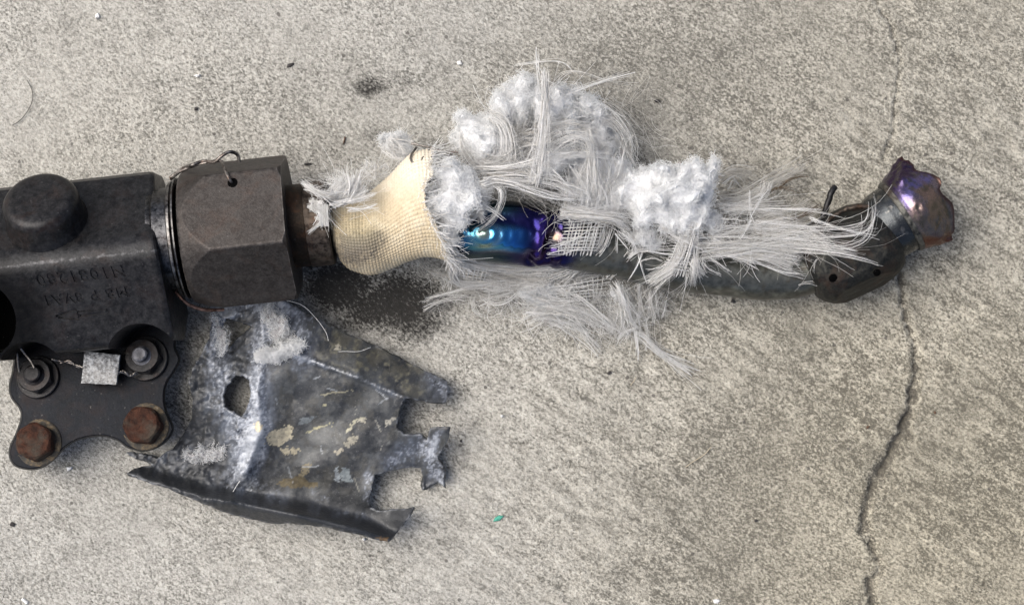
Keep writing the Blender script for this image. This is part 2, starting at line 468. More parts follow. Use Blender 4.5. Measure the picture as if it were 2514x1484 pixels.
ALPHA = math.radians(6.3)
V0 = P(585, 570, 29)
VK = 1.035
VF = frame(V0, (math.cos(ALPHA), math.sin(ALPHA), 0))   # along, across (towards the slab's far side), up
VF = (VF[0], VF[1] * VK)
def loc_of(px, py, z):
    return (P(px, py, z) - VF[0]) @ VF[1] / VK ** 2

valve = empty("hydraulic_valve", P(400, 640, 0))
tag(valve, "blackened steel valve with flange, big hex nut and bent pipe ending in a burnt stub", "valve")

def eval_mesh(o):
    dg = bpy.context.evaluated_depsgraph_get()
    return bpy.data.meshes.new_from_object(o.evaluated_get(dg))

def mat_body():
    m = mat_cast("worn_casting_painted_light", (0.0090, 0.0092, 0.0102), (0.034, 0.034, 0.0355), 0.06, rough=(0.28, 0.52), metal=0.2, wear=False, spec=.22)
    q = NT.__new__(NT); q.m = m; q.t = m.node_tree; q.n = q.t.nodes; q.l = q.t.links
    q.b = next(n for n in q.n if n.type == 'BSDF_PRINCIPLED'); sock = q.b.inputs['Base Color']; c = sock.links[0].from_socket
    def along(p0, ax):
        sub = q.add("ShaderNodeVectorMath", operation='SUBTRACT'); q.l.new(q.pos(), sub.inputs[0]); sub.inputs[1].default_value = tuple(np.asarray(p0) / 1000)
        dot = q.add("ShaderNodeVectorMath", operation='DOT_PRODUCT'); q.l.new(sub.outputs[0], dot.inputs[0]); dot.inputs[1].default_value = tuple(ax)
        return dot.outputs['Value']
    # rubbed crest, its highlight painted in, between the boss face and the lettered face
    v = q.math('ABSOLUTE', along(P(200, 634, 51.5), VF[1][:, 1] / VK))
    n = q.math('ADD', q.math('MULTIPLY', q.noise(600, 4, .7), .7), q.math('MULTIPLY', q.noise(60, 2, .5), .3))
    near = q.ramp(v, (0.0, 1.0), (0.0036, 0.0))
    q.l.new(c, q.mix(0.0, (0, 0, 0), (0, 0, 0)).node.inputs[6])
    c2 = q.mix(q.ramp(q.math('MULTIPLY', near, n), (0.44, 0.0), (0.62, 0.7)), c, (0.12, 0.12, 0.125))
    # shade painted softly round the open port
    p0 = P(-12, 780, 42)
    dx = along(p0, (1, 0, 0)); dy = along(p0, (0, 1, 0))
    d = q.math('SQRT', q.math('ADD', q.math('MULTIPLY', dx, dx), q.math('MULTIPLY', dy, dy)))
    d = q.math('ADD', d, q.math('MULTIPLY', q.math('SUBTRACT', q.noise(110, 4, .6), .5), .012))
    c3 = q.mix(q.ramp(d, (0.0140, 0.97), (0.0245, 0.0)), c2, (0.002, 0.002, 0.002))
    q.l.new(c3, sock)
    return m
def build_body():
    a1 = loc_of(372, 500, 40)[0]; a0 = loc_of(-120, 600, 40)[0]
    top = loc_of(200, 440, 30); rid = loc_of(200, 622, 52.5); bot = loc_of(200, 862, 41)
    prof = [(top[1] - 1.5, -20), (top[1], -17), (top[1] + .3, -2), (top[1] - .8, 1.2)]
    # boss plane up to a rounded ridge, then the lettered plane
    d1 = np.array([rid[1] - top[1], rid[2] - 1]); d1 /= np.linalg.norm(d1)
    d2 = np.array([bot[1] - rid[1], bot[2] - rid[2]]); d2 /= np.linalg.norm(d2)
    rc = np.array([rid[1], rid[2]]); p0 = rc - d1 * 6; p2 = rc + d2 * 6
    for t in np.linspace(0, 1, 9):
        prof.append(tuple((1 - t) ** 2 * p0 + 2 * t * (1 - t) * rc + t * t * p2))
    e = np.array([bot[1], bot[2]]); dn = np.array([0, -1.0]); q0 = e - d2 * 2.5; q2 = e + dn * 2.5
    for t in np.linspace(0, 1, 5):
        prof.append(tuple((1 - t) ** 2 * q0 + 2 * t * (1 - t) * e + t * t * q2))
    prof.append((bot[1] - .3, -12)); prof.append((bot[1] + 8, -20))
    prof = np.array(prof); cen = prof.mean(0); n = len(prof)
    def aend(v):   # the body flares towards the lettered side
        e = np.array([loc_of(*k)[:2] for k in ((424, 805, 43), (425, 752, 45.5), (413, 712, 47.5), (399, 676, 49.5), (388, 625, 52), (380, 480, 35))])
        return np.interp(v, e[:, 1][:], e[:, 0][:])
    st = []
    for kind, ins in ((0, 0), (1, 2.4), (2, 1.1), (3, 0.35), (4, 0)):
        pr = prof
        if kind == 0: A = np.full(n, a0)
        else:
            off = {1: 2.4, 2: 1.0, 3: 0.35, 4: 0.0}[kind]
            shr = {1: 0.0, 2: 0.35, 3: 1.0, 4: 2.2}[kind]
            dv = prof - cen; ln = np.linalg.norm(dv, axis=1, keepdims=True)
            pr = prof - dv / ln * shr
            A = aend(prof[:, 0]) - off
        st.append(np.c_[A, pr])
    V = np.vstack(st); F = [list(f) for f in grid_faces(5, n, True)]
    F += [list(range(n))[::-1], [4 * n + k for k in range(n)]]
    w = to_world(VF, V)
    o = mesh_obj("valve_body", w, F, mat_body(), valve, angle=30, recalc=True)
    b = bmesh.new(); b.from_mesh(o.data); bmesh.ops.triangulate(b, faces=[f for f in b.faces if len(f.verts) > 4]); bmesh.ops.recalc_face_normals(b, faces=b.faces); b.to_mesh(o.data); b.free()
    # text plane frame
    zt = lambda py: np.interp(py, [622, 862], [52.5, 41])
    c0 = P(200, 660, zt(660)); c1 = P(200, 800, zt(800))
    read = -VF[1][:, 0] / VK; up = c1 - c0; up = up - read * (up @ read); up /= np.linalg.norm(up); nrm = np.cross(read, up)
    cutters = []
    def text_cut(s, px, py, size, shear, squeeze=1.0, depth=1.0):
        cu = bpy.data.curves.new("lettering", 'FONT'); cu.body = s; cu.size = size / 1000; cu.extrude = depth / 1000; cu.shear = shear
        cu.align_x = 'LEFT'; cu.offset = 0.00018; cu.space_character = 1.18; cu.resolution_u = 3
        to = bpy.data.objects.new("lettering", cu); scene.collection.objects.link(to)
        m = Matrix(np.c_[np.r_[np.c_[read * squeeze, up, nrm], [[0, 0, 0]]], np.r_[P(px, py, zt(py)) / 1000, 1]].tolist())
        to.matrix_world = m
        bpy.context.view_layer.update()
        me = eval_mesh(to); me.transform(m)
        bb = bmesh.new(); bb.from_mesh(me); bmesh.ops.remove_doubles(bb, verts=bb.verts, dist=1e-6); bmesh.ops.recalc_face_normals(bb, faces=bb.faces); bb.to_mesh(me); bb.free()
        bpy.data.objects.remove(to)
        cutters.append(bpy.data.objects.new("cutter", me))
    text_cut("N1081280", 304, 652, 5.6, -0.18, 1.12)
    text_cut("MB P 8VA1", 312, 705, 4.9, -0.15, 1.12)
    # arrow: open outline stamped into the plane
    def bar(p, q2, w, depth=0.5):
        A = P(p[0], p[1], zt(p[1])); B = P(q2[0], q2[1], zt(q2[1])); d = B - A; L = np.linalg.norm(d); d /= L; s = np.cross(nrm, d)
        vs = [A + d * (-w / 2) + s * (w / 2) * i + nrm * depth * k for i in (-1, 1) for k in (-1, 1)] + [B + d * (w / 2) + s * (w / 2) * i + nrm * depth * k for i in (-1, 1) for k in (-1, 1)]
        me = bpy.data.meshes.new("cutter"); me.from_pydata([tuple(x / 1000) for x in vs], [], [(0, 1, 3, 2), (4, 6, 7, 5), (0, 4, 5, 1), (2, 3, 7, 6), (0, 2, 6, 4), (1, 5, 7, 3)])
        bb = bmesh.new(); bb.from_mesh(me); bmesh.ops.recalc_face_normals(bb, faces=bb.faces); bb.to_mesh(me); bb.free()
        cutters.append(bpy.data.objects.new("cutter", me))
    bar((141, 774), (185, 759), 0.9); bar((147, 778), (192, 782), 0.9); bar((186, 764), (190, 777), 0.8)
    bar((199, 774), (262, 768), 0.9); bar((193, 764), (258, 760), 0.55); bar((264, 760), (266, 768), 1.0)
    def cyl(px, py, r, z0, z1, seg=48, flare=0):
        c = P(px, py, 30); vs = []; 
        for z, rr in ((z0, r), (z1, r + flare)):
            for k in range(seg): vs.append((c[0] + rr * math.cos(2 * math.pi * k / seg), c[1] + rr * math.sin(2 * math.pi * k / seg), z))
        F = [(k, (k + 1) % seg, seg + (k + 1) % seg, seg + k) for k in range(seg)] + [tuple(range(seg))[::-1], tuple(range(seg, 2 * seg))]
        me = bpy.data.meshes.new("cutter"); me.from_pydata([tuple(np.array(x) / 1000) for x in vs], [], F)
        cutters.append(bpy.data.objects.new("cutter", me))
    cyl(92, 918, 10.6, 0, 70, flare=2); cyl(362, 880, 11.4, 0, 70, flare=2)
    cyl(-30, 786, 10.0, 4, 70, flare=6)
    o.select_set(False)
    for k, c in enumerate(cutters):
        scene.collection.objects.link(c)
        md = o.modifiers.new("cut", 'BOOLEAN'); md.object = c; md.operation = 'DIFFERENCE'; md.solver = 'EXACT'
        if k < 2: md.use_self = True
    bpy.context.view_layer.update()
    me = eval_mesh(o)
    o.modifiers.clear(); old = o.data; o.data = me; bpy.data.meshes.remove(old)
    for c in cutters: bpy.data.objects.remove(c)
    me.polygons.foreach_set("use_smooth", np.ones(len(me.polygons), dtype=bool)); me.set_sharp_from_angle(angle=math.radians(28))
    wnm = o.modifiers.new('weighted', 'WEIGHTED_NORMAL'); wnm.keep_sharp = True; wnm.weight = 80
    # round boss standing on the sloping face
    bn = np.array([-d1[1], d1[0]]) ; bn = bn if bn[1] > 0 else -bn
    axis = VF[1] @ np.array([0, bn[0], bn[1]])
    ctop = P(93, 482, 51)
    fr = frame(ctop - axis * 16, axis, VF[1][:, 0])
    lathe("boss", fr, [(0, 14.8), (4.5, 14.3), (6.0, 13.8), (8, 13.5), (12.4, 13.35), (13.6, 13.1), (14.6, 12.5), (15.3, 11.7), (15.75, 10.6), (15.95, 9.2), (16.0, 7.5), (16.02, 4), (16.03, .5)], M_CAST, o, seg=96, angle=50)
    # black lining and floor added to paint the port's shade
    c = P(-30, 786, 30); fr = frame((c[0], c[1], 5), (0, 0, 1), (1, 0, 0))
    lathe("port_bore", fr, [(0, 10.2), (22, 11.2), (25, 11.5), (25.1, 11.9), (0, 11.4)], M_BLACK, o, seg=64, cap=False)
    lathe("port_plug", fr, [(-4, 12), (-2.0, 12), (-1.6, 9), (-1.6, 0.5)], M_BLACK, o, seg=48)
    return o
BODY = build_body()

# neck, rings and the big coupling nut
lathe("neck", VF, [(-28.6, 17.0), (-27.0, 17.2), (-26.4, 17.8), (-21.6, 17.8), (-21.2, 16.8), (-16, 16.4)], M_NECK, valve, seg=120, disp=.05)
lathe("seal_ring", VF, [(-21.6, 17.0), (-21.5, 19.2), (-21.1, 19.8), (-20.3, 19.9), (-19.9, 19.4), (-19.8, 17.0)], M_RING, valve, seg=120)
lathe("seal_ring", VF, [(-19.6, 16.5), (-19.5, 20.4), (-19.2, 20.8), (-18.8, 20.8), (-18.6, 20.4), (-18.5, 16.5)], M_RING, valve, seg=120)
lathe("seal_ring", VF, [(-18.4, 15.5), (-18.3, 18.6), (-17.4, 18.6), (-17.3, 15.5)], M_BLACK, valve, seg=120)

def coupling_nut():
    R = 26.4; ap = R * math.cos(math.pi / 6)
    aa = np.r_[np.linspace(-17.2, -6.0, 40), np.linspace(-5.5, 16.2, 18), np.linspace(16.5, 18.5, 10)]
    rr = np.interp(aa, [-17.2, -16.8, -16.2, -6.6, 17.2, 18.5], [21.6, 22.2, 22.5, R * .995, R * 1.0, R * .94])
    prof = np.c_[np.r_[-17.2, aa, 18.5, 18.52], np.r_[16.3, rr, 22, 14]]
    o, loc = lathe("coupling_nut", VF, prof, M_NUT, valve, seg=360, radf=lambda A, T, r: hexr(R, math.radians(-13))(A, T, r), angle=24, cap=False)
    return o
NUT = coupling_nut()

# lock-wire hole: flat black disc just proud of the flat, painting the hole's shade
def hole_disc(name, pos, nrm, r, parent, mat=M_BLACK):
    fr = frame(pos, nrm, (1, 0.2, 0.1))
    lathe(name, fr, [(-.6, r), (0.05, r), (0.08, r * .9), (0.07, 0.05)], mat, parent, seg=24, cap=False)
# the upper flat: between corners -13-60.. and -13
ph = math.radians(-13 + 30)    # normal of the flat on the far side (theta measured from up towards across)
fn = VF[1] @ np.array([0, math.sin(ph), math.cos(ph)])
ap = 26.4 * math.cos(math.pi / 6)
hp = VF[0] + VF[1] @ np.array([2.4, 0, 0]) + fn * ap + (VF[1] @ np.array([0, math.cos(ph), -math.sin(ph)])) * 9.4
hole_disc("wire_hole_shade", hp, fn, 1.75, NUT)
edge = lambda a, v, h: VF[0] + VF[1] @ np.array([a, v, h])
wire("lock_wire", [hp - fn * .8, hp + fn * 1.2 + (VF[1] @ np.array([-1.0, 1.2, 0])), edge(-0.2, 21.6, 16.5), edge(-1.6, 23.8, 12.5), edge(-6, 24.2, 8.5), edge(-12, 23.6, 6.5), edge(-17, 22.4, 4), edge(-21, 20.5, 0)], 0.55, M_WIRE, NUT, m=60)
wire("lock_wire", [edge(4.2, 23.2, 9.0), edge(3.8, 25.6, 10), edge(1.6, 26.6, 12), edge(-1.2, 25.4, 12.6), edge(-4, 23.8, 11.5), edge(-8, 24.8, 7.4), edge(-12, 23.9, 8.2), edge(-16, 23.4, 3.5), edge(-21, 21, 1)], 0.62, M_WIRE, NUT, m=60)
wire("lock_wire", [edge(-24, -17, 1), edge(-21.4, -20.5, 2), edge(-19, -23, 0), edge(-15, -25, -3), edge(-9, -25.6, -8)], 0.6, mat_cast("coppery_wire", (0.10, 0.05, 0.035), (0.2, 0.12, 0.09), .5, metal=.6), NUT, m=40)

lathe("ferrule", VF, [(15, 14.2), (24, 14.2), (24.2, 14.6), (31.6, 14.6), (32.1, 14.1), (32.2, 9)], M_FERR, valve, seg=96, disp=.08)

# ---------------------------------------------------------------- mounting flange with its bolts
def flange():
    out = [(41, 838), (33, 905), (24, 948), (30, 976), (50, 1002), (53, 1026), (42, 1060), (24, 1104), (33, 1137), (66, 1150), (102, 1146), (134, 1124), (160, 1096), (196, 1076), (250, 1068), (288, 1078), (318, 1098), (360, 1104),
           (402, 1086), (424, 1052), (409, 1013), (402, 976), (408, 940), (428, 908), (440, 880), (428, 846), (444, 800), (440, 740), (300, 720), (150, 800)]
    zt = lambda py: np.interp(py, [700, 860, 1150], [9.5, 13, 20])
    n0 = len(out); pts = spline(np.array([(x, y, 0) for x, y in out[:27]], float), 150)[:, :2]
    pts = np.vstack([pts, out[27:]]); n = len(pts); cen = np.array([235, 950])
    rings = []
    for sh, dz in ((3.2, 0.0), (1.0, -0.25), (0.0, -0.95), (-3.0, -4.5), (-2.0, -8.2), (4, -9)):
        d = np.roll(pts, -1, 0) - np.roll(pts, 1, 0); nn = np.stack([d[:, 1], -d[:, 0]], -1); nn /= np.linalg.norm(nn, axis=1, keepdims=True) + 1e-9
        sgn = np.sign(((pts - cen) * nn).sum(1).mean())
        q = pts - nn * sgn * sh
        rings.append(np.array([P(x, y, zt(y) + dz) for x, y in q]))
    V = np.vstack(rings); F = [list(f) for f in grid_faces(len(rings), n, True)]
    F += [list(range(n))[::-1], [(len(rings) - 1) * n + k for k in range(n)]]
    o = mesh_obj("mounting_flange", V, F, M_FLANGE, valve, angle=32, recalc=True)
    b = bmesh.new(); b.from_mesh(o.data); bmesh.ops.triangulate(b, faces=[f for f in b.faces if len(f.verts) > 4]); b.to_mesh(o.data); b.free()
    o.data.polygons.foreach_set("use_smooth", np.ones(len(o.data.polygons), dtype=bool)); o.data.set_sharp_from_angle(angle=math.radians(32))
    p0, p1 = P(200, 860, 13), P(200, 1150, 20); t = (p1 - p0); t /= np.linalg.norm(t)
    nrm = np.cross((1, 0, 0), -t); nrm = nrm if nrm[2] > 0 else -nrm
    return o, nrm, zt
FL, FN, FZ = flange()
def hexbolt(px, py, R, h, washer, rusty, tilt=(0, 0), ph=0.2, stud=None, name="bolt"):
    ax = FN + np.array([tilt[0], tilt[1], 0]); ax /= np.linalg.norm(ax)
    base = P(px, py, FZ(py))
    fr = frame(base, ax, (1, 0, 0))
    m = M_RUST if rusty else M_CAST
    if rusty:
        lathe("spot_face", fr, [(-.6, 8.6), (.15, 8.5), (.4, 8.1), (.3, 7.5), (.25, 5)], M_SPOT, FL, seg=64, disp=.12)
    else:
        lathe("washer", fr, [(-.3, washer), (1.0, washer), (1.3, washer - .3), (1.3, 3)], M_CAST, FL, seg=64)
    z0 = 0.4 if rusty else 1.3
    aa = np.r_[np.linspace(0, h * .75, 8), np.linspace(h * .78, h, 8)]
    rr = np.interp(aa, [0, h * .72, h], [R, R, R * (.80 if rusty else .86)])
    o, _ = lathe(name, fr, np.c_[np.r_[aa + z0, h + z0], np.r_[rr, 0.5]], m, FL, seg=144, radf=lambda A, T, r: np.minimum(hexr(R, ph)(A, T, r), R * (.935 if rusty else .97)), angle=24, disp=(.28 if rusty else .05), dscale=(.5 if rusty else .3))
    if stud:
        lathe("stud", fr, [(z0, stud[0] + .9), (z0 + h + .1, stud[0] + .9), (z0 + h + .6, stud[0]), (z0 + h + stud[1] - .4, stud[0]), (z0 + h + stud[1], stud[0] - .5), (z0 + h + stud[1], .3)], stud[2], FL, seg=48)
    return o
M_BRIGHT = mat_cast("dusty_stud_end", (0.07, 0.07, 0.075), (0.13, 0.13, 0.14), 0, rough=(.4, .65), metal=.2)
hexbolt(94, 926, 6.6, 4.2, 7.8, False, tilt=(-.06, .05), ph=.35, stud=(3.0, 3.2, M_CAST), name="nut")
hexbolt(357, 880, 6.8, 5.0, 8.3, False, tilt=(-.05, .05), ph=.1, stud=(2.6, 3.6, M_BRIGHT), name="nut")
hexbolt(93, 1086, 7.3, 5.6, 9, True, tilt=(-.07, .02), ph=.5)
hexbolt(356, 1046, 7.3, 6.2, 9, True, tilt=(-.06, .02), ph=.05)

# lead seal on twisted wire between the two nuts
def mat_lead():
    q = NT("speckled_lead"); n1 = q.noise(700, 4, 0.65); n2 = q.noise(90, 2, .5)
    c = q.ramp(n1, (0.36, (0.03, 0.03, 0.033)), (0.5, (0.17, 0.175, 0.18)), (0.62, (0.36, 0.37, 0.38)))
    c = q.mix(q.ramp(n2, (.45, 0), (.7, .5)), c, (.3, .29, .27))
    return q.fin(c, 0.6, 0.3, q.bump(n1, .0005, .8))
seal = empty("seal_tag", P(246, 905, 16)); tag(seal, "square speckled grey lead seal wired between the two dark flange nuts", "seal tag")
def slab_quad(name, quad, z, th, mat, parent, tiltz=(0, 0, 0, 0), nsub=10):
    q = [P(x, y, z + dz) for (x, y), dz in zip(quad, tiltz)]
    u = np.linspace(0, 1, nsub); U, Vv = np.meshgrid(u, u, indexing='ij'); U = U[..., None]; Vv = Vv[..., None]
    top = (1 - U) * (1 - Vv) * q[0] + U * (1 - Vv) * q[1] + U * Vv * q[2] + (1 - U) * Vv * q[3]
    top = top.reshape(-1, 3) + (fbm(top.reshape(-1, 3) * .6, 3)[:, None] - .5) * np.array([.5, .5, .5])
    edge_d = (np.minimum.reduce([U, 1 - U, Vv, 1 - Vv])).reshape(-1)
    top[:, 2] -= .25 * (edge_d < .01)
    V = np.vstack([top, top - [0, 0, th]]); n2 = nsub * nsub
    F = [list(f) for f in grid_faces(nsub, nsub)]; F += [[i + n2 for i in f][::-1] for f in grid_faces(nsub, nsub).tolist()]
    ring = [i * nsub for i in range(nsub)] + [(nsub - 1) * nsub + j for j in range(1, nsub)] + [i * nsub + nsub - 1 for i in range(nsub - 2, -1, -1)] + [j for j in range(nsub - 2, 0, -1)]
    for a, b in zip(ring, ring[1:] + ring[:1]): F.append([a, b, b + n2, a + n2])
    return mesh_obj(name, V, F, mat, parent, angle=40, recalc=True)
slab_quad("seal_plate", [(207, 862), (294, 871), (285, 943), (199, 940)], 22, 2.2, mat_lead(), seal, (0, .6, 1.2, 0.4))
for pts in ([(128, 880, 22), (150, 886, 21), (170, 889, 20), (190, 896, 21), (206, 902, 21.5)], [(150, 889, 20), (172, 886, 21), (192, 900, 20.5), (206, 897, 21)], [(286, 912, 22), (305, 914, 21), (322, 920, 20), (345, 905, 19)], [(286, 920, 21), (303, 909, 21.5), (318, 922, 20.5), (338, 915, 19)]):
    wire("seal_wire", [P(*p) for p in pts], .42, M_WIRE, seal, m=24, wob=.35)
wire("seal_wire", [P(44, 846, 26), P(42, 862, 24), P(46, 900, 20), P(52, 930, 18)], .45, M_WIRE, seal, m=20)
wire("seal_wire", [P(46, 848, 26), P(60, 866, 24), P(76, 886, 24), P(84, 902, 24)], .45, M_WIRE, seal, m=20)

# ---------------------------------------------------------------- bent pipe, heat-tinted where it burst
def sweep(path, rad, m, seg, radf=None):
    """path control points + radii (mm) -> verts (m,seg), centre line, s, theta"""
    cr = spline(np.c_[path, rad], m); c = cr[:, :3]; r = cr[:, 3]
    t = np.gradient(c, axis=0); t /= np.linalg.norm(t, axis=1, keepdims=True)
    th = np.linspace(0, 2 * np.pi, seg, endpoint=False)
    up = np.array([0, 0, 1.0]); V = np.zeros((m, seg, 3)); N = np.zeros((m, seg, 3))
    for k in range(m):
        u = up - t[k] * (up @ t[k]); u /= np.linalg.norm(u); v = np.cross(u, t[k])
        N[k] = np.cos(th)[:, None] * u + np.sin(th)[:, None] * v      # theta from up towards the slab's far side
        V[k] = c[k] + N[k] * r[k]
    return c, r, th, V, N

def build_pipe():
    ctr = [(690, 556, 29), (850, 556, 28), (1000, 560, 26), (1150, 566, 25), (1270, 573, 24), (1400, 596, 21), (1500, 617, 19), (1607, 640, 17), (1777, 664, 15), (1880, 674, 14), (1960, 668, 14.5), (2030, 648, 16)]
    path = np.array([P(*p) for p in ctr])
    rad = np.array([8.6, 8.6, 9.0, 10.4, 11.2, 9.6, 8.9, 9.1, 9.2, 9.2, 8.9, 8.2])
    m, seg = 420, 96
    c, r, th, V, N = sweep(path, rad, m, seg)
    # layout x of each ring, for placing the burst
    X = c[:, 0] / (S * (H - c[:, 2]) / H) + 1257
    XX = np.repeat(X[:, None], seg, 1); T = np.repeat(((th + np.pi) % (2 * np.pi) - np.pi)[None], m, 0)
    flat = V.reshape(-1, 3)
    g = lambda x, sx, t, stt: np.exp(-((XX - x) / sx) ** 2 - ((T - t) / stt) ** 2)
    d = np.zeros((m, seg))
    d += 1.5 * g(1200, 55, -0.2, 0.45) - 1.8 * g(1235, 60, -0.95, 0.35) - 1.3 * g(1245, 45, 0.35, 0.28) + 1.3 * g(1265, 60, 0.75, 0.35)
    d += 1.6 * g(1318, 16, -0.15, 0.6) - 2.2 * g(1342, 18, -0.3, 0.7) + 1.0 * g(1366, 18, 0.2, 0.5) - 1.2 * g(1300, 12, -0.9, 0.4)
    crum = smooth(1270, 1320, XX) * (1 - smooth(1370, 1420, XX))
    d += crum * (np.abs(fbm(flat * 0.20, 2).reshape(m, seg) - .5) * 4 - 0.5)
    d += (fbm(flat * 0.12 + 4, 3).reshape(m, seg) - .5) * 0.55 + (fbm(flat * 0.6, 2).reshape(m, seg) - .5) * 0.12
    # fine concentric wrinkles on the swollen lens
    lens = np.exp(-((XX - 1205) / 70) ** 2 - ((T + .15) / .5) ** 2)
    dl = np.sqrt(((XX - 1185) / 1.0) ** 2 + ((T + .1) * 95) ** 2)
    d += lens * 0.16 * np.sin(dl / 3.4)
    # dents further along
    d += -0.9 * g(1790, 18, -1.1, .3) - .6 * g(1760, 10, -1.2, .2)
    V = V + N * d[..., None]
    o = mesh_obj("bent_pipe", V.reshape(-1, 3), grid_faces(m, seg, True), M_PIPE, valve, angle=50, recalc=True)
    # oxide colours, with a cyan highlight painted on the lens
    n1 = fbm(flat * 0.16 + 2, 4).reshape(m, seg); n2 = fbm(flat * 0.5 + 7, 3).reshape(m, seg)
    col = np.zeros((m, seg, 3)); col[:] = (0.085, 0.088, 0.078)
    def put(mask, c3):
        nonlocal col
        col = col * (1 - mask[..., None]) + np.array(c3) * mask[..., None]
    put(smooth(.52, .68, n1) * .8, (0.15, 0.155, 0.135)); put(smooth(.6, .75, n2) * .6, (0.06, 0.05, 0.036))
    zone = smooth(1110, 1150, XX) * (1 - smooth(1375, 1430, XX))
    put(zone, (0.010, 0.015, 0.060))
    put(zone * smooth(-.75, -1.1, T) * .9, (0.05, 0.075, 0.085))                       # grey-green underside
    put(zone * smooth(0.35, 0.8, T) * (1 - smooth(1240, 1300, XX)) * .9, (0.03, 0.075, 0.085))       # teal far side
    put(zone * smooth(1215, 1290, XX) * .85, (0.014, 0.011, 0.070))                      # violet-blue
    put(zone * np.exp(-((XX - 1330) / 45) ** 2 - ((T + .7) / .6) ** 2) * .9, (0.028, 0.012, 0.060))
    lens_glint = np.clip(np.exp(-((XX - 1205) / 68) ** 4 - ((T + .30) / .42) ** 4), 0, 1)
    put(lens_glint * .95, (0.05, 0.28, 0.52))
    put(lens_glint * np.exp(-((XX - 1168) / 26) ** 2) * .8, (0.10, 0.28, 0.30))
    band = 0.5 + 0.5 * np.sin(dl / 5.2)
    put(lens_glint * band * np.exp(-((XX - 1190) / 30) ** 2) * .75, (0.42, 0.44, 0.26))
    put(lens_glint * smooth(1215, 1265, XX) * .7, (0.03, 0.13, 0.52))
    put(zone * np.exp(-((XX - 1350) / 16) ** 2 - ((T - .05) / .25) ** 2) * .8, (0.22, 0.15, 0.09))
    put(zone * np.exp(-((XX - 1318) / 7) ** 2) * (1 - smooth(.5, .9, np.abs(T + .1))) * .7, (0.09, 0.05, 0.28))
    color_attr(o, col.reshape(-1, 3))
    gl = np.clip(zone, 0, 1); float_attr(o, gl.ravel(), "gloss")
    return o

def mat_pipe():
    q = NT("heat_tinted_pipe_steel")
    c = q.attr("tint", True); gl = q.attr("gloss")
    n1 = q.noise(420, 6, 0.65); n2 = q.noise(1500, 3, .6)
    c = q.mix(q.math('MULTIPLY', q.ramp(n1, (0.32, .6), (0.58, 0.0)), q.math('SUBTRACT', 1.0, q.math('MULTIPLY', gl, .7))), c, (0.015, 0.016, 0.017))
    c = q.mix(q.ramp(n2, (0.66, 0.0), (0.78, 0.2)), c, (0.3, 0.3, 0.3))
    r = q.math('SUBTRACT', q.math('ADD', 0.22, q.math('MULTIPLY', n1, 0.28)), q.math('MULTIPLY', gl, 0.25))
    m = q.math('ADD', 0.7, q.math('MULTIPLY', gl, 0.28))
    return q.fin(c, r, m, q.bump(q.math('ADD', n1, q.math('MULTIPLY', n2, .3)), .0002, .5))
M_PIPE = mat_pipe()
PIPE = build_pipe()

# hex collar and the burnt stub at the pipe's far end
M_COLLAR = mat_cast("scorched_collar_steel", (0.014, 0.015, 0.016), (0.050, 0.049, 0.042), 0.22, rough=(0.4, 0.7), metal=0.4)
CF = frame(P(2098, 614, 16.5), (0.91, 0.41, 0.02))
def collar():
    R = 17.0
    aa = np.r_[np.linspace(-19, -8, 26), np.linspace(-7.5, -1, 8), np.linspace(-.5, 14.5, 34)]
    rr = np.interp(aa, [-19, -17.5, -14.5, -9.5, -2, 3.5, 8.0, 11.5, 13.6, 14.5], [10.0, 12.4, 14.6, R * .96, R, 16.0, 15.0, 13.8, 12.4, 11.4])
    o, loc = lathe("hex_collar", CF, np.c_[np.r_[-19.1, aa, 14.6], np.r_[7, rr, 8]], M_COLLAR, valve, seg=240, radf=lambda A, T, r: np.minimum(hexr(R, math.radians(24))(A, T, r), R * .935), angle=26, disp=.25, dscale=.25, cap=False)
    return o
COL = collar()
for (a, t, rr) in ((2.0, -0.62, 1.3), (-13.0, -0.35, 1.5)):
    R_ = hexr(17.3, math.radians(24))(0, t, 99)
    nn = CF[1] @ np.array([0, math.sin(-.60), math.cos(-.60)])
    hole_disc("wire_hole_shade", CF[0] + CF[1] @ np.array([a, R_ * math.sin(t), R_ * math.cos(t)]) + nn * .05, nn, rr, COL)
wire("rust_bead", [CF[0] + CF[1] @ np.array([x, y, z]) for x, y, z in ((-13, 8.5, 12.5), (-9, 12, 11.5), (-4, 14.2, 9.5), (1, 15, 8.5), (6, 14.2, 8), (10, 12.4, 7.5))], .75, M_FERR, COL, m=40, wob=.5)
wire("wire_stub", [P(2018, 540, 17), P(2030, 505, 17.5), P(2038, 482, 18), P(2041, 470, 18), P(2050, 458, 17)], 1.15, M_CAST, COL, m=16, wob=.35)

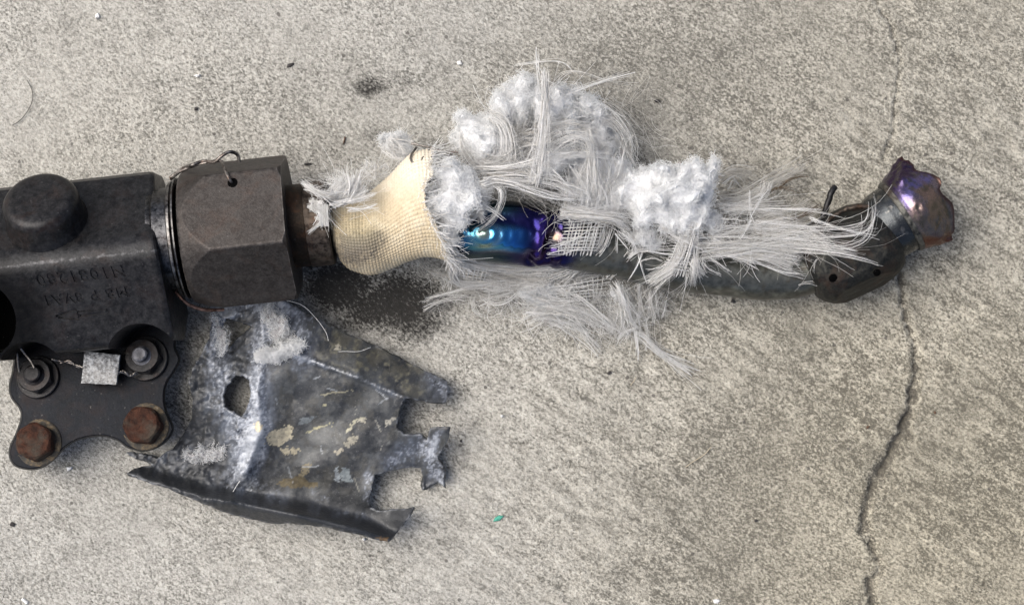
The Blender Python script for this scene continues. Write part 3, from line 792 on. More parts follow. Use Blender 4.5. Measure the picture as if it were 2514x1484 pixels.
def stub():
    fr = frame(P(2163, 563, 17), (0.84, 0.54, 0.05))
    k = 0.148
    nA, seg = 120, 200
    t = np.linspace(0, 1, nA)[:, None] * np.ones((1, seg)); T = np.ones((nA, 1)) * np.linspace(0, 2 * np.pi, seg, endpoint=False)[None]
    ring = np.stack([np.sin(T[0]) * 2.4, np.cos(T[0]) * 2.4, 0 * T[0]], -1)
    # where the tube is torn off, round the rim (layout units along the axis)
    side = np.sin(T[0])        # +1 on the far side of the slab
    end = 172 - 34 * smooth(.35, 1.0, side) - 46 * smooth(.45, 1.0, -side) + (fbm(ring * 1.4 + 4, 2) - .5) * 36 + (fbm(ring * 6 + 2, 2) - .5) * 6
    A = -22 + (end + 22)[None] * t
    prof = np.array([(-22, 70), (0, 84), (30, 88), (52, 88), (57, 91), (62, 96), (72, 101), (95, 107), (125, 111), (150, 108), (175, 100), (200, 94)], float)
    Rr = np.interp(A, prof[:, 0], prof[:, 1])
    e = np.stack([A * .02, np.sin(T) * 2.2, np.cos(T) * 2.2], -1).reshape(-1, 3)
    f = smooth(62, 110, A)
    Rr = Rr * (1 + f * (fbm(e + 3, 2).reshape(A.shape) - .5) * .26 + f * (.07 - np.abs(fbm(e * 2 + 11, 3).reshape(A.shape) - .5) * .5) * .3)
    sq = 1 - .62 * smooth(70, 175, A)                    # crushed flat towards the lip
    wide = 1 + .06 * smooth(80, 150, A) - .18 * smooth(150, 190, A)
    up = Rr * np.cos(T) * sq; up = up + 6 * smooth(90, 170, A) * np.sin(np.sin(T) * 5 + 1)
    loc = np.stack([A, Rr * np.sin(T) * wide, up], -1).reshape(-1, 3) * k
    w = to_world(fr, loc)
    o = mesh_obj("burnt_stub", w, [list(x) for x in grid_faces(nA, seg, True)], M_STUB, valve, angle=60, recalc=True)
    md = o.modifiers.new("wall", 'SOLIDIFY'); md.thickness = .0012; md.offset = -1
    px = w[:, 0] / (S * (H - w[:, 2]) / H) + 1257; py = -w[:, 1] / (S * (H - w[:, 2]) / H) + 742
    n1 = fbm(w * .2, 4); n2 = fbm(w * .5 + 4, 3)
    col = np.zeros((len(w), 3)); col[:] = (0.040, 0.044, 0.047)
    a = A.reshape(-1); tip = smooth(60, 70, a); rim = smooth(.93, .985, t.reshape(-1))
    def put(mask, c3):
        nonlocal col
        col = col * (1 - mask[:, None]) + np.array(c3) * mask[:, None]
    put(smooth(.5, .66, n1) * .6, (0.10, 0.097, 0.085))
    put(tip, (0.13, 0.105, 0.092))
    u = (px - 2205) * .8 + (py - 430) * .6      # across the tip from the violet side to the coppery one
    put(tip * (1 - smooth(10, 55, u + 60 * (n1 - .5))), (0.034, 0.018, 0.050))
    put(tip * np.exp(-((u - 48 + 60 * (n1 - .5)) / 24) ** 2) * .9, (0.13, 0.11, 0.27))
    put(tip * np.exp(-((u - 85 + 60 * (n2 - .5)) / 22) ** 2) * .7, (0.24, 0.165, 0.15))
    put(tip * smooth(.54, .68, n2) * .75, (0.075, 0.066, 0.05))
    low = smooth(565, 600, py + (n1 - .5) * 40)
    put(low * smooth(50, 62, a) * .9, (0.095, 0.027, 0.016))
    put(rim * .8, (0.07, 0.03, 0.02))
    put(smooth(.62, .7, n2) * (1 - tip) * .5, (0.22, 0.21, 0.19))
    color_attr(o, col)
    return o
M_STUB = mat_tint("burnt_stub_metal", 0.27, 0.85, 0.00012, 300, .2, .3)
STUB = stub()
# split rim of the stub's neck, lying over the tip
nf = frame(P(2163, 563, 17), (0.84, 0.54, 0.05))
lathe("neck_rim", nf, [(7.4, 12.6), (7.5, 13.7), (8.2, 14.2), (9.3, 14.3), (9.6, 13.6), (9.7, 12.0)], M_COLLAR, STUB, seg=96, cap=False, radf=lambda A, T, r: r + .5 * (fbm(np.stack([A * .2, np.sin(T) * 3, np.cos(T) * 3], -1).reshape(-1, 3), 3).reshape(A.shape) - .5) * 2)

def mat_fibre(name, a, b, c3, rough=.35, spec=.5):
    q = NT(name)
    g = q.add("ShaderNodeNewGeometry")
    c = q.ramp(g.outputs['Random Per Island'], (0.0, a), (0.5, b), (1.0, c3))
    tr = q.add("ShaderNodeBsdfTranslucent"); q.l.new(c, tr.inputs[0])
    mx = q.add("ShaderNodeMixShader"); mx.inputs[0].default_value = .52
    q.fin(c, rough, 0.0, spec=spec)
    q.l.new(q.b.outputs[0], mx.inputs[1]); q.l.new(tr.outputs[0], mx.inputs[2]); q.l.new(mx.outputs[0], q.out.inputs[0])
    return q.m
M_FIB = mat_fibre("white_glass_fibre", (0.60, 0.58, 0.54), (0.94, 0.935, 0.92), (0.99, 0.99, 0.99))
M_FIB_GREY = mat_fibre("greyed_glass_fibre", (0.50, 0.47, 0.42), (0.74, 0.72, 0.68), (0.90, 0.89, 0.87))
M_FIB_BROWN = mat_fibre("scorched_glass_fibre", (0.06, 0.04, 0.025), (0.14, 0.09, 0.05), (0.25, 0.18, 0.11))
CLOTH = None
# ---------------------------------------------------------------- woven cream sleeve
sleeve = empty("insulation_sleeve", P(960, 560, 0))
tag(sleeve, "cream woven fibreglass sleeve over the pipe, torn open into long white frayed strands", "sleeve")
def mat_weave():
    q = NT("cream_woven_glass_cloth")
    c = q.attr("tint", True)
    n = q.noise(800, 4, .6)
    c = q.mix(q.ramp(n, (.35, .22), (.65, 0.0)), c, (0.22, 0.17, 0.10))
    q.b.inputs['Subsurface Weight'].default_value = 0.0
    return q.fin(c, 0.55, 0.0, q.bump(n, .0002, .5), spec=.4)
def build_sleeve():
    sec = [((812, 532), (816, 584), 24), ((820, 512), (828, 622), 24), ((842, 502), (850, 655), 24), ((872, 488), (888, 670), 24), ((905, 474), (920, 673), 24.5), ((945, 443), (965, 656), 25.5), ((985, 402), (1010, 638), 27), ((1015, 374), (1056, 630), 28.5),
           ((1050, 366), (1086, 634), 29), ((1082, 372), (1118, 641), 29)]
    m, seg = 340, 640
    c = []; h = []; zr = []
    for k, (a, b, z) in enumerate(sec):
        pa, pb = P(a[0], a[1], z + 3.2), P(b[0], b[1], z + 3.2)
        c.append((pa + pb) / 2); h.append((pa - pb) / 2)
    zr = np.array([10.5, 13.0, 14.4, 15.2, 15.0, 14.4, 15.4, 16.6, 17.0, 16.0])
    J = spline(np.c_[np.array(c), np.array(h), zr], m); C = J[:, :3]; Hh = J[:, 3:6]; Z = J[:, 6]
    th = np.linspace(0, 2 * np.pi, seg, endpoint=False)
    co, si = np.cos(th), np.sin(th)
    V = C[:, None, :] + Hh[:, None, :] * si[None, :, None] + np.array([0, 0, 1.0]) * (Z[:, None] * co[None, :])[..., None]
    # normals
    du = np.gradient(V, axis=0); dv = np.roll(V, -1, 1) - np.roll(V, 1, 1); N = np.cross(dv, du); N /= np.linalg.norm(N, axis=2, keepdims=True) + 1e-9
    sgn = np.sign((N * (V - C[:, None])).sum(-1)); N *= sgn[..., None]
    u = np.arange(m)[:, None] * np.ones(seg); flat = V.reshape(-1, 3)
    L = np.r_[0, np.cumsum(np.linalg.norm(np.diff(C, axis=0), axis=1))]
    shear = (fbm(flat * .05, 2).reshape(m, seg) - .5) * 2.0
    U = (L[:, None] + shear) / 1.15 * np.pi
    W = (th[None, :] * 9.6 * 1.25 + shear * .5 + .25 * L[:, None]) / 1.45 * np.pi * 1.0
    # make the count round the tube whole
    nw = 38; W = th[None, :] * nw + (shear * .6 + .05 * L[:, None])
    weave = np.maximum(np.sin(U) * np.sin(W), 0) ** .7 * 1.0 + 0.8 * np.maximum(-np.sin(U) * np.sin(W), 0) ** .7
    amp = 0.33
    bum = (fbm(flat * .09 + 3, 3).reshape(m, seg) - .5) * 3.0
    fold = -1.6 * np.exp(-((C[:, 0][:, None] - C[110, 0] + (th[None, :] - 1.2) * 2) / 3.2) ** 2) * np.exp(-((((th + np.pi) % (2 * np.pi) - np.pi)[None, :] - .5) / .7) ** 2)
    V = V + N * (weave * amp + bum * .5 + fold)[..., None]
    keep = np.ones((m - 1, seg), bool)
    # ragged mouth
    jag = m - 8 - (fbm(np.stack([np.sin(th) * 3, np.cos(th) * 3, 0 * th], -1), 4) - .3) * 40
    jag -= 34 * np.exp(-(((th + np.pi) % (2 * np.pi) - np.pi) / .5) ** 2)      # torn back on the crown
    f = grid_faces(m, seg, True).reshape(m - 1, seg, 4)
    for j in range(seg): keep[int(max(60, min(m - 2, jag[j]))):, j] = False
    F = f[keep]
    used = np.unique(F); re = -np.ones(m * seg, int); re[used] = np.arange(len(used))
    Vf = V.reshape(-1, 3)[used]; F = re[F]
    o = mesh_obj("woven_cloth", Vf, F, mat_weave(), sleeve, angle=180, recalc=True)
    md = o.modifiers.new("cloth", 'SOLIDIFY'); md.thickness = .0005; md.offset = -1
    px = Vf[:, 0] / (S * (H - Vf[:, 2]) / H) + 1257; py = -Vf[:, 1] / (S * (H - Vf[:, 2]) / H) + 742
    n1 = fbm(Vf * .25, 4); n2 = fbm(Vf * 1.1, 2)
    wv = weave.reshape(-1)[used]
    col = np.zeros((len(Vf), 3)); col[:] = (0.45, 0.372, 0.25)
    def put(mask, c3):
        nonlocal col
        col = col * (1 - mask[:, None]) + np.array(c3) * mask[:, None]
    put(smooth(.18, .0, wv) * .55, (0.27, 0.205, 0.11))                     # shade painted into the gaps of the weave
    put(smooth(.45, .7, n1) * .35, (0.64, 0.58, 0.45))
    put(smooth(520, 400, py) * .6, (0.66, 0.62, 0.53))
    soot = np.exp(-((px - 872) / 52) ** 2 - ((py - 612) / 38) ** 2) * 1.3 + .95 * np.exp(-((px - 920) / 30) ** 2 - ((py - 588) / 28) ** 2) + .55 * np.exp(-((px - 850) / 50) ** 2 - ((py - 590) / 60) ** 2)
    put(np.clip(soot * (.55 + .7 * smooth(.3, .7, n2 * .6 + n1 * .4)), 0, .9), (0.055, 0.05, 0.045))
    put(np.clip(np.exp(-((px - 880) / 70) ** 2 - ((py - 560) / 40) ** 2), 0, 1) * .35, (0.42, 0.36, 0.20))
    color_attr(o, col)
    # unravelled rim
    pth = []
    for _ in range(900):
        j = RNG.integers(0, seg); i = int(max(60, min(m - 2, jag[j]))) - RNG.integers(0, 14)
        d = du[min(i, m - 1), j]; d = d / np.linalg.norm(d); d = d + RNG.normal(size=3) * .38 + N[i, j] * .12; Ln = RNG.random() ** 2 * 7 + 1.2
        t = np.linspace(0, 1, 7)[:, None]
        pth.append(V[i, j] + N[i, j] * .15 + d * t * Ln + RNG.normal(size=3) * t ** 2 * 1.2)
    pth = np.array(pth); vv, ff = tubes(pth, np.full(pth.shape[:2], .06) * (.6 + RNG.random((len(pth), 1))))
    mesh_obj("rim_thread", vv, ff, M_FIB, sleeve, angle=180)
    return o
CLOTH = build_sleeve()
# stitching wires at the mouth
for k, pts in enumerate(([(1022, 362, 37), (1008, 385, 41), (1014, 400, 43), (1020, 404, 43)], [(1056, 366, 36), (1040, 385, 42), (1030, 405, 44), (1034, 415, 44)], [(1083, 370, 36), (1060, 385, 42), (1046, 415, 45), (1052, 440, 46)], [(1112, 375, 36), (1085, 400, 43), (1065, 425, 46), (1048, 452, 47)], [(1010, 352, 34), (1050, 360, 36), (1090, 372, 37), (1125, 374, 37)])):
    wire("stitch_wire", [P(*p) for p in pts], .4, M_WIRE, sleeve, m=20)

# ---------------------------------------------------------------- frayed strands
c8 = lambda x, y: (x * .3153 + 1040, y * .3153 + 117)
c9 = lambda x, y: (x * .3153 + 1007.5, y * .3153 + 455)
c10 = lambda x, y: (x * .3153 + 1430, y * .3153 + 357.5)
c11 = lambda x, y: (x * .1971 + 1365, y * .1971 + 650)
c12 = lambda x, y: (x * .2978 + 1852.5, y * .2978 + 357.5)
c7 = lambda x, y: (x * .3066 + 734.5, y * .3066 + 292.5)

def tuft(conv, pts, n, spread, z, r=.07, mat=None, wav=1.0, fray=.15, parent=None, name="thread_tuft", m=14, lift=.6):
    """a lock of n loose strands along pts; spread in layout units at the two ends, z heights along it (mm)"""
    mat = mat or M_FIB
    n = int(n * 1.55) + 1
    if not hasattr(spread, '__len__'): spread = (spread, spread)
    zz = np.interp(np.linspace(0, 1, len(pts)), np.linspace(0, 1, len(z)), z) if hasattr(z, '__len__') else np.full(len(pts), z)
    cp = np.array([P(*conv(x, y), zk) for (x, y), zk in zip(pts, zz)])
    t0 = RNG.random(n) ** 1.5 * fray * 1.2; t1 = 1 - RNG.random(n) ** 1.5 * fray * 1.9
    dense = spline(cp, 120)
    tt = t0[:, None] + (t1 - t0)[:, None] * np.linspace(0, 1, m)[None]
    idx = np.clip(tt * 119, 0, 118.999); k = idx.astype(int); fr = (idx - k)[..., None]
    base = dense[k] * (1 - fr) + dense[k + 1] * fr
    tan = np.gradient(dense, axis=0); tan /= np.linalg.norm(tan, axis=1, keepdims=True)
    side = np.cross(tan, (0, 0, 1)); side /= np.linalg.norm(side, axis=1, keepdims=True) + 1e-9
    sd = side[k]
    sp = (spread[0] + (spread[1] - spread[0]) * tt) * S * .9
    ny_ = max(2, n // 6); yk = RNG.integers(0, ny_, n); yu = RNG.normal(size=ny_) * .55; yw = RNG.normal(size=ny_) * .55
    loose = (RNG.random(n) < .45)[:, None]; tight = .34 / max(spread[0], spread[1], 1) / S / 3 + .02
    u = np.where(loose, RNG.normal(size=(n, 1)) * .85, yu[yk][:, None] + RNG.normal(size=(n, 1)) * tight)
    w = np.where(loose, RNG.normal(size=(n, 1)) * .85, yw[yk][:, None] + RNG.normal(size=(n, 1)) * tight)
    ph = np.where(loose, RNG.random((n, 1)) * 6.28, (RNG.random(ny_) * 6.28)[yk][:, None]); fq = np.where(loose, .5 + RNG.random((n, 1)) * 1.3, (.5 + RNG.random(ny_) * 1.0)[yk][:, None])
    drift = np.where(loose, RNG.normal(size=(n, 1)) * 1.7, (RNG.normal(size=ny_) * 1.0)[yk][:, None])
    lat = sp * (u + drift * (tt - .5) + .12 * wav * np.sin(ph + 6.28 * fq * tt))
    ver = sp * lift * (w + .2 * wav * np.sin(ph * 1.7 + 5.2 * fq * tt)) + np.minimum(np.abs(drift), 1.2) * wav * tt * .9
    pth = base + sd * lat[..., None]; pth[..., 2] += ver
    kink = np.cumsum(RNG.normal(size=(n, m, 3)) * np.array([1, 1, .5]), axis=1) * np.where(loose, .13, .02)[..., None] * wav
    yk_ = np.cumsum(RNG.normal(size=(ny_, m, 3)) * np.array([1, 1, .5]), axis=1) * .12 * wav; kink = kink + np.where(loose[..., None], 0, yk_[yk])
    pth = pth + kink - kink.mean(1, keepdims=True)
    # a few strands stray right out of the lock
    out_ = (RNG.random(n) < .16)[:, None, None]
    pth = pth + out_ * (RNG.normal(size=(n, 1, 3)) * np.array([1, 1, .4]) * 4.0) * (np.linspace(0, 1, m) ** 2)[None, :, None] * min(1.0, wav)
    pth[..., 2] = np.maximum(pth[..., 2], .35 + RNG.random((n, 1)) * .4)
    rad = r * np.where(loose, .48, .95) * (.6 + .8 * RNG.random((n, 1))) * np.linspace(1, .75, m)[None]
    v, f = tubes(pth, rad)
    return mesh_obj(name, v, f, mat, parent or sleeve, angle=180)

def stray(n, cx, cy, rx, ry, z, length, r=.05, mat=None, parent=None):
    """single hairs lying any way round a place"""
    m = 9; t = np.linspace(0, 1, m)
    a = RNG.random(n) * 6.28; rr = np.sqrt(RNG.random(n))
    px = cx + rx * rr * np.cos(a); py = cy + ry * rr * np.sin(a)
    ang = RNG.random(n) * 6.28; L = length * (.4 + RNG.random(n)); bend = RNG.normal(size=n) * 1.1
    pth = np.zeros((n, m, 3))
    for i in range(n):
        th = ang[i] + bend[i] * t; dx = np.cumsum(np.cos(th)) * L[i] / m; dy = np.cumsum(np.sin(th)) * L[i] / m
        zz = z[0] + (z[1] - z[0]) * RNG.random() + (RNG.random() - .4) * 5 * t
        o = P(px[i], py[i], 10)
        pth[i] = np.stack([o[0] + dx - dx.mean(), o[1] + dy - dy.mean(), np.maximum(zz, .4)], -1)
    v, f = tubes(pth, r * (.6 + .8 * RNG.random((n, 1))) * np.ones((1, m)))
    return mesh_obj("thread_tuft", v, f, mat or M_FIB, parent or sleeve, angle=180)

# standing up behind the pipe
T = tuft
T(c8, [(940, 180), (945, 400), (935, 600), (920, 800), (885, 1090)], 60, (8, 16), (36, 42, 46, 46, 42), r=.08)
T(c8, [(935, 150), (942, 300), (945, 430)], 16, (2, 7), (34, 40, 44), r=.09)
T(c8, [(880, 0), (884, 150), (900, 300), (925, 420)], 12, (3, 5), (30, 36, 42), r=.07)
T(c8, [(1110, 362), (1400, 255), (1690, 170)], 9, (5, 2.5), (32, 30, 28), r=.10, wav=.2)
T(c8, [(700, 142), (900, 110), (1060, 105), (1140, 150), (1165, 200)], 4, 4, (22, 26, 28), r=.08, wav=.4)
T(c8, [(985, 310), (1080, 205), (1230, 195), (1450, 268), (1660, 300)], 5, 6, (30, 30, 26), r=.07, wav=.4, mat=M_FIB_GREY)
T(c8, [(1020, 360), (1050, 250), (1150, 185), (1250, 200)], 4, 8, (32, 30, 28), r=.06)
T(c8, [(1130, 320), (1190, 250), (1300, 140)], 6, 10, (30, 28, 25), r=.05, mat=M_FIB_GREY)
T(c8, [(490, 500), (440, 400), (388, 280)], 3, 3, (28, 30, 30), r=.07, wav=.3)
T(c8, [(530, 328), (640, 330), (700, 340)], 4, 6, (24, 26), r=.06)
T(c8, [(1330, 470), (1480, 560), (1580, 700), (1600, 850), (1650, 940)], 55, (14, 24), (20, 22, 20, 16, 14), r=.07)
T(c8, [(1480, 680), (1560, 800), (1640, 950)], 18, 8, (20, 18, 16), r=.08)
T(c8, [(1380, 440), (1500, 520), (1600, 640), (1680, 740)], 25, 22, (14, 14, 10), r=.05, mat=M_FIB_GREY)
T(c8, [(300, 620), (330, 780), (400, 890), (520, 930), (600, 895), (640, 750)], 70, (14, 20), (20, 26, 30, 32, 32), r=.065)
T(c8, [(520, 500), (620, 600), (655, 740), (640, 850), (590, 910)], 70, (20, 14), (30, 34, 34, 32), r=.065)
T(c8, [(430, 880), (520, 900), (640, 860), (720, 780)], 50, 22, (32, 34, 34), r=.06)
T(c8, [(660, 640), (760, 700), (880, 690), (960, 620)], 60, 40, (26, 28, 28), r=.055, mat=M_FIB_GREY)
T(c8, [(700, 780), (800, 730), (900, 700), (1000, 660)], 60, 30, (27, 30, 32), r=.06)
T(c8, [(400, 935), (600, 938), (800, 908), (950, 858), (1200, 838), (1480, 850)], 22, (9, 5), (38, 42, 44, 42, 36), r=.08)
T(c8, [(980, 800), (1080, 720), (1200, 690), (1290, 740), (1310, 900), (1312, 1020)], 36, 12, (40, 42, 40, 36), r=.07)
T(c8, [(900, 640), (1040, 610), (1180, 600), (1260, 640)], 34, 12, (38, 40, 38), r=.06)
T(c8, [(440, 1030), (650, 1042), (850, 1102), (1050, 1160), (1280, 1172)], 26, (10, 5), (44, 46, 45, 42), r=.08)
T(c8, [(440, 1030), (700, 1010), (1000, 1052), (1180, 1112), (1340, 1160)], 24, 11, (42, 44, 43, 40), r=.07)
T(c8, [(450, 1000), (600, 980), (760, 970), (900, 1000)], 60, 30, (38, 40, 40), r=.055, mat=M_FIB_GREY)
T(c8, [(985, 930), (1080, 1030), (1140, 1105)], 6, 3, (44, 43, 42), r=.09, wav=.2)
T(c8, [(1262, 600), (1285, 750), (1300, 900), (1310, 1150)], 34, 9, (36, 38, 38, 38), r=.08)
T(c8, [(1230, 880), (1260, 1000), (1290, 1130), (1300, 1260)], 70, 36, (32, 35, 37, 37), r=.06)
T(c8, [(1360, 860), (1400, 980), (1370, 1100), (1330, 1230)], 60, 32, (30, 34, 36), r=.06)
T(c8, [(1000, 1060), (1090, 1100), (1130, 1200), (1150, 1250)], 22, 22, (38, 38, 36), r=.055, mat=M_FIB_GREY)
T(c8, [(640, 1080), (760, 1100), (880, 1150), (1000, 1190)], 36, 20, (34, 36, 36), r=.05, mat=M_FIB_GREY)
T(c8, [(860, 1090), (900, 980), (920, 920)], 20, 8, (44, 46, 46), r=.07)
T(c8, [(800, 930), (880, 1000), (1000, 1010), (1150, 1110)], 20, 14, (42, 44, 42), r=.06)
T(c8, [(540, 1062), (612, 1120), (600, 1220), (540, 1330), (390, 1440)], 18, (4, 7), (44, 47, 45, 41, 36), r=.08)
T(c8, [(270, 1208), (400, 1208), (520, 1262), (640, 1345)], 16, (8, 3), (46, 47, 45, 43), r=.09)
for k in range(11):     # fringe of cut yarn at the sleeve's mouth
    y = 1030 + k * 22
    T(c8, [(390 + k * 3, y + 20), (470, y + 4 + k * 3), (552 - abs(k - 3) * 9, y - 18 + k * 5)], 15, 3.2, (44, 46, 45 - k * .3), r=.10, wav=.3, fray=.06)
for k in range(9):
    T(c8, [(250 + k * 14, 1400 - k * 13), (380 + k * 6, 1330 - k * 6), (480 - abs(k - 5) * 6, 1290 + (k - 4) * 20)], 12, 3.5, (38, 42, 42), r=.09, wav=.3, fray=.08)
T(c8, [(150, 1450), (240, 1370), (330, 1300), (350, 1280)], 14, 4, (40, 43, 44), r=.09)
T(c8, [(90, 1500), (140, 1380), (200, 1300)], 26, 14, (40, 43, 44), r=.07)
T(c8, [(1060, 1270), (1300, 1300), (1500, 1335), (1620, 1410)], 90, (14, 12), (38, 38, 36, 32), r=.075)
# lower side: cloth unravelled over and under the pipe
T(c9, [(1160, 190), (1350, 222), (1550, 240), (1700, 292)], 80, 13, (38, 38, 36, 32), r=.08)
T(c9, [(1500, 310), (1480, 450), (1350, 580), (1200, 645), (1000, 705), (880, 742)], 34, 14, (33, 30, 24, 18, 14, 12), r=.08)
T(c9, [(1560, 300), (1480, 500), (1300, 630), (1160, 745), (1090, 810)], 22, 16, (32, 28, 20, 14, 8), r=.075)
T(c9, [(1440, 310), (1420, 430), (1350, 520), (1200, 580), (1080, 620)], 9, 12, (34, 32, 28, 24, 20), r=.075)
T(c9, [(1080, 440), (1200, 425), (1330, 400), (1450, 350), (1530, 310)], 9, 15, (35, 35, 34, 33), r=.08)
T(c9, [(1040, 520), (1180, 500), (1320, 450), (1450, 420)], 7, 13, (33, 33, 32), r=.075)
T(c9, [(300, 512), (420, 580), (600, 622), (800, 640), (1000, 640), (1150, 605), (1300, 560)], 90, 11, (28, 24, 20, 17, 17, 20, 24), r=.07)
T(c9, [(290, 470), (350, 540), (420, 610), (480, 680)], 60, 14, (32, 28, 24, 20), r=.08)
T(c9, [(420, 420), (440, 500), (520, 570), (640, 640)], 14, 6, (34, 30, 24, 20), r=.08)
T(c9, [(380, 600), (345, 680), (365, 745), (500, 765), (700, 760), (900, 745)], 70, 10, (22, 18, 14, 12, 11), r=.07)
T(c9, [(520, 640), (700, 680), (900, 700), (1080, 690)], 90, 28, (18, 16, 15, 15), r=.05, mat=M_FIB_GREY)
T(c9, [(600, 700), (750, 720), (900, 720), (1050, 750)], 80, 24, (13, 12, 12), r=.055)
T(c9, [(380, 800), (520, 820), (700, 830), (860, 790)], 60, 26, (7, 7, 8), r=.05, mat=M_FIB_GREY)
T(c9, [(110, 880), (300, 830), (450, 792), (570, 770)], 12, (2, 4), (5, 8, 9, 9), r=.08, wav=.3)
T(c9, [(90, 945), (220, 892), (350, 870), (440, 880)], 26, (12, 8), (3, 5, 6), r=.06)
T(c9, [(60, 570), (130, 660), (230, 690), (340, 720)], 22, (4, 14), (8, 9, 10), r=.06, mat=M_FIB_GREY)
T(c9, [(250, 700), (300, 760), (290, 830)], 20, 14, (7, 6, 4), r=.06)
T(c9, [(570, 880), (640, 920), (720, 915), (800, 868), (900, 760)], 14, (3, 4), (6, 7, 9, 10, 12), r=.09, wav=.3)
T(c9, [(580, 875), (700, 855), (800, 820), (880, 762)], 10, 3, (6, 8, 10, 12), r=.08, wav=.3)
for e in ((612, 790), (610, 1005), (540, 878), (530, 945), (585, 970), (650, 945)):
    T(c9, [(612, 905), ((612 + e[0]) / 2 + 3, (905 + e[1]) / 2), e], 5, (1.5, 3), (7, 7, 6), r=.07, wav=.3)
T(c9, [(505, 835), (480, 900), (490, 960), (530, 1000), (600, 1015)], 6, 4, (4, 4, 3), r=.06)
T(c9, [(500, 880), (530, 950), (560, 1000)], 5, 6, (3, 3), r=.05)
T(c9, [(900, 762), (1000, 770), (1070, 820), (1062, 872)], 9, 4, (12, 12, 10), r=.08)
T(c9, [(850, 830), (950, 930), (1100, 1050), (1180, 1092)], 50, (16, 6), (9, 8, 6, 4), r=.065)
T(c9, [(880, 985), (1080, 945), (1280, 985), (1460, 1095)], 90, (24, 32), (6, 8, 8, 5), r=.06, m=12)
T(c9, [(900, 960), (1020, 990), (1120, 1000), (1180, 1080)], 30, 8, (9, 9, 7), r=.075)
T(c9, [(1060, 890), (1250, 950), (1400, 1010), (1600, 1125)], 50, (20, 12), (10, 10, 8, 5), r=.06)
T(c9, [(1080, 1000), (1250, 1080), (1350, 1150), (1490, 1310)], 44, (22, 8), (6, 5, 3, 1.2), r=.05)
T(c9, [(1060, 780), (1300, 862), (1450, 980), (1600, 1130)], 22, (6, 5), (13, 12, 10, 6), r=.075)
T(c9, [(870, 780), (1000, 850), (1150, 880), (1320, 870)], 60, 28, (12, 12, 11), r=.06)
T(c9, [(900, 800), (950, 780), (1010, 800), (1000, 840)], 40, 12, (14, 15, 14), r=.08)
T(c9, [(1380, 600), (1480, 690)], 5, 2, (22, 12), r=.07, wav=.2)
T(c9, [(1220, 650), (1330, 690)], 4, 2, (18, 16), r=.07, wav=.2)
T(c9, [(1280, 700), (1250, 760), (1300, 840)], 30, 30, (14, 12, 9), r=.05, mat=M_FIB_GREY)
T(c9, [(1100, 700), (1300, 720), (1480, 700)], 50, 26, (15, 14, 13), r=.05)
T(c9, [(1480, 800), (1440, 880), (1380, 950)], 30, 14, (10, 8, 6), r=.05)
T(c9, [(1590, 740), (1650, 850), (1700, 1000), (1755, 1125)], 60, (12, 9), (15, 13, 9, 5), r=.07)
T(c9, [(1610, 760), (1670, 900), (1720, 1050)], 20, 6, (16, 14, 9), r=.09)
T(c9, [(1750, 1110), (1765, 1240), (1775, 1362)], 10, (4, 1.5), (5, 3, 1.5), r=.09, wav=.2)
T(c9, [(1755, 1115), (1680, 1130), (1640, 1165), (1618, 1200)], 14, (5, 3), (5, 4, 2), r=.08)
T(c9, [(1560, 800), (1600, 950), (1660, 1130), (1640, 1200)], 90, 44, (8, 7, 5, 2), r=.045)
T(c11, [(1000, 830), (1120, 905), (1250, 1050), (1450, 1192), (1690, 1370)], 55, (6, 12), (5, 4, 3, 1.6, 1), r=.065)
T(c11, [(1450, 1192), (1620, 1260), (1810, 1345)], 5, 2, (2, 1.5, 1), r=.06)
T(c11, [(1030, 150), (1040, 350), (1050, 550), (1010, 760)], 18, 6, (14, 11, 8, 5), r=.06)
T(c11, [(1080, 260), (1110, 480), (1150, 690)], 70, 30, (12, 9, 5), r=.045, mat=M_FIB_GREY)
T(c11, [(1200, 300), (1220, 500), (1240, 690)], 40, 18, (12, 9, 5), r=.045)
T(c11, [(1390, 420), (1350, 560), (1310, 680)], 10, 4, (8, 6, 4), r=.06)
T(c11, [(700, 560), (740, 700), (800, 900)], 70, 36, (6, 5, 2), r=.045)
# along the pipe towards the collar
T(c10, [(180, 1030), (280, 930), (380, 842), (480, 800), (600, 820), (740, 832)], 30, (8, 9), (20, 25, 29, 30, 29), r=.085)
T(c10, [(430, 820), (460, 950), (505, 1075)], 6, 2, (29, 28, 22), r=.08, wav=.2)
T(c10, [(470, 830), (420, 950), (350, 1065)], 6, 2, (29, 28, 22), r=.08, wav=.2)
T(c10, [(450, 900), (540, 870), (630, 895)], 5, 4, (29, 29), r=.06)
T(c10, [(272, 680), (266, 840)], 5, 2, (33, 29), r=.08, wav=.2)
T(c10, [(248, 678), (360, 805)], 7, 2, (34, 30), r=.09, wav=.2)
T(c10, [(280, 660), (400, 740), (430, 840)], 24, 12, (34, 32, 29), r=.08)
T(c10, [(600, 640), (720, 720), (860, 760), (960, 770)], 50, 12, (34, 32, 30), r=.075)
T(c10, [(880, 780), (1150, 760), (1500, 735), (1850, 735)], 60, (24, 30), (29, 30, 30, 28), r=.06, m=12)
T(c10, [(900, 830), (1150, 800), (1450, 770), (1850, 790)], 40, (16, 20), (29, 29, 28, 27), r=.065, m=12)
T(c10, [(1150, 822), (1400, 832), (1600, 848), (1700, 862)], 50, (8, 12), (28, 29, 28, 27), r=.08, fray=.06)
T(c10, [(1080, 832), (1200, 862), (1345, 902)], 46, (4, 8), (29, 29, 28), r=.10, fray=.05, wav=.3)
T(c10, [(1240, 850), (1450, 890), (1640, 945)], 50, (6, 10), (28, 28, 26), r=.09, fray=.06, wav=.3)
T(c10, [(1300, 862), (1550, 985), (1745, 1020)], 9, 4, (27, 25, 23), r=.07)
T(c10, [(880, 870), (900, 940), (955, 1005)], 50, 14, (29, 29, 26), r=.09, wav=.3)
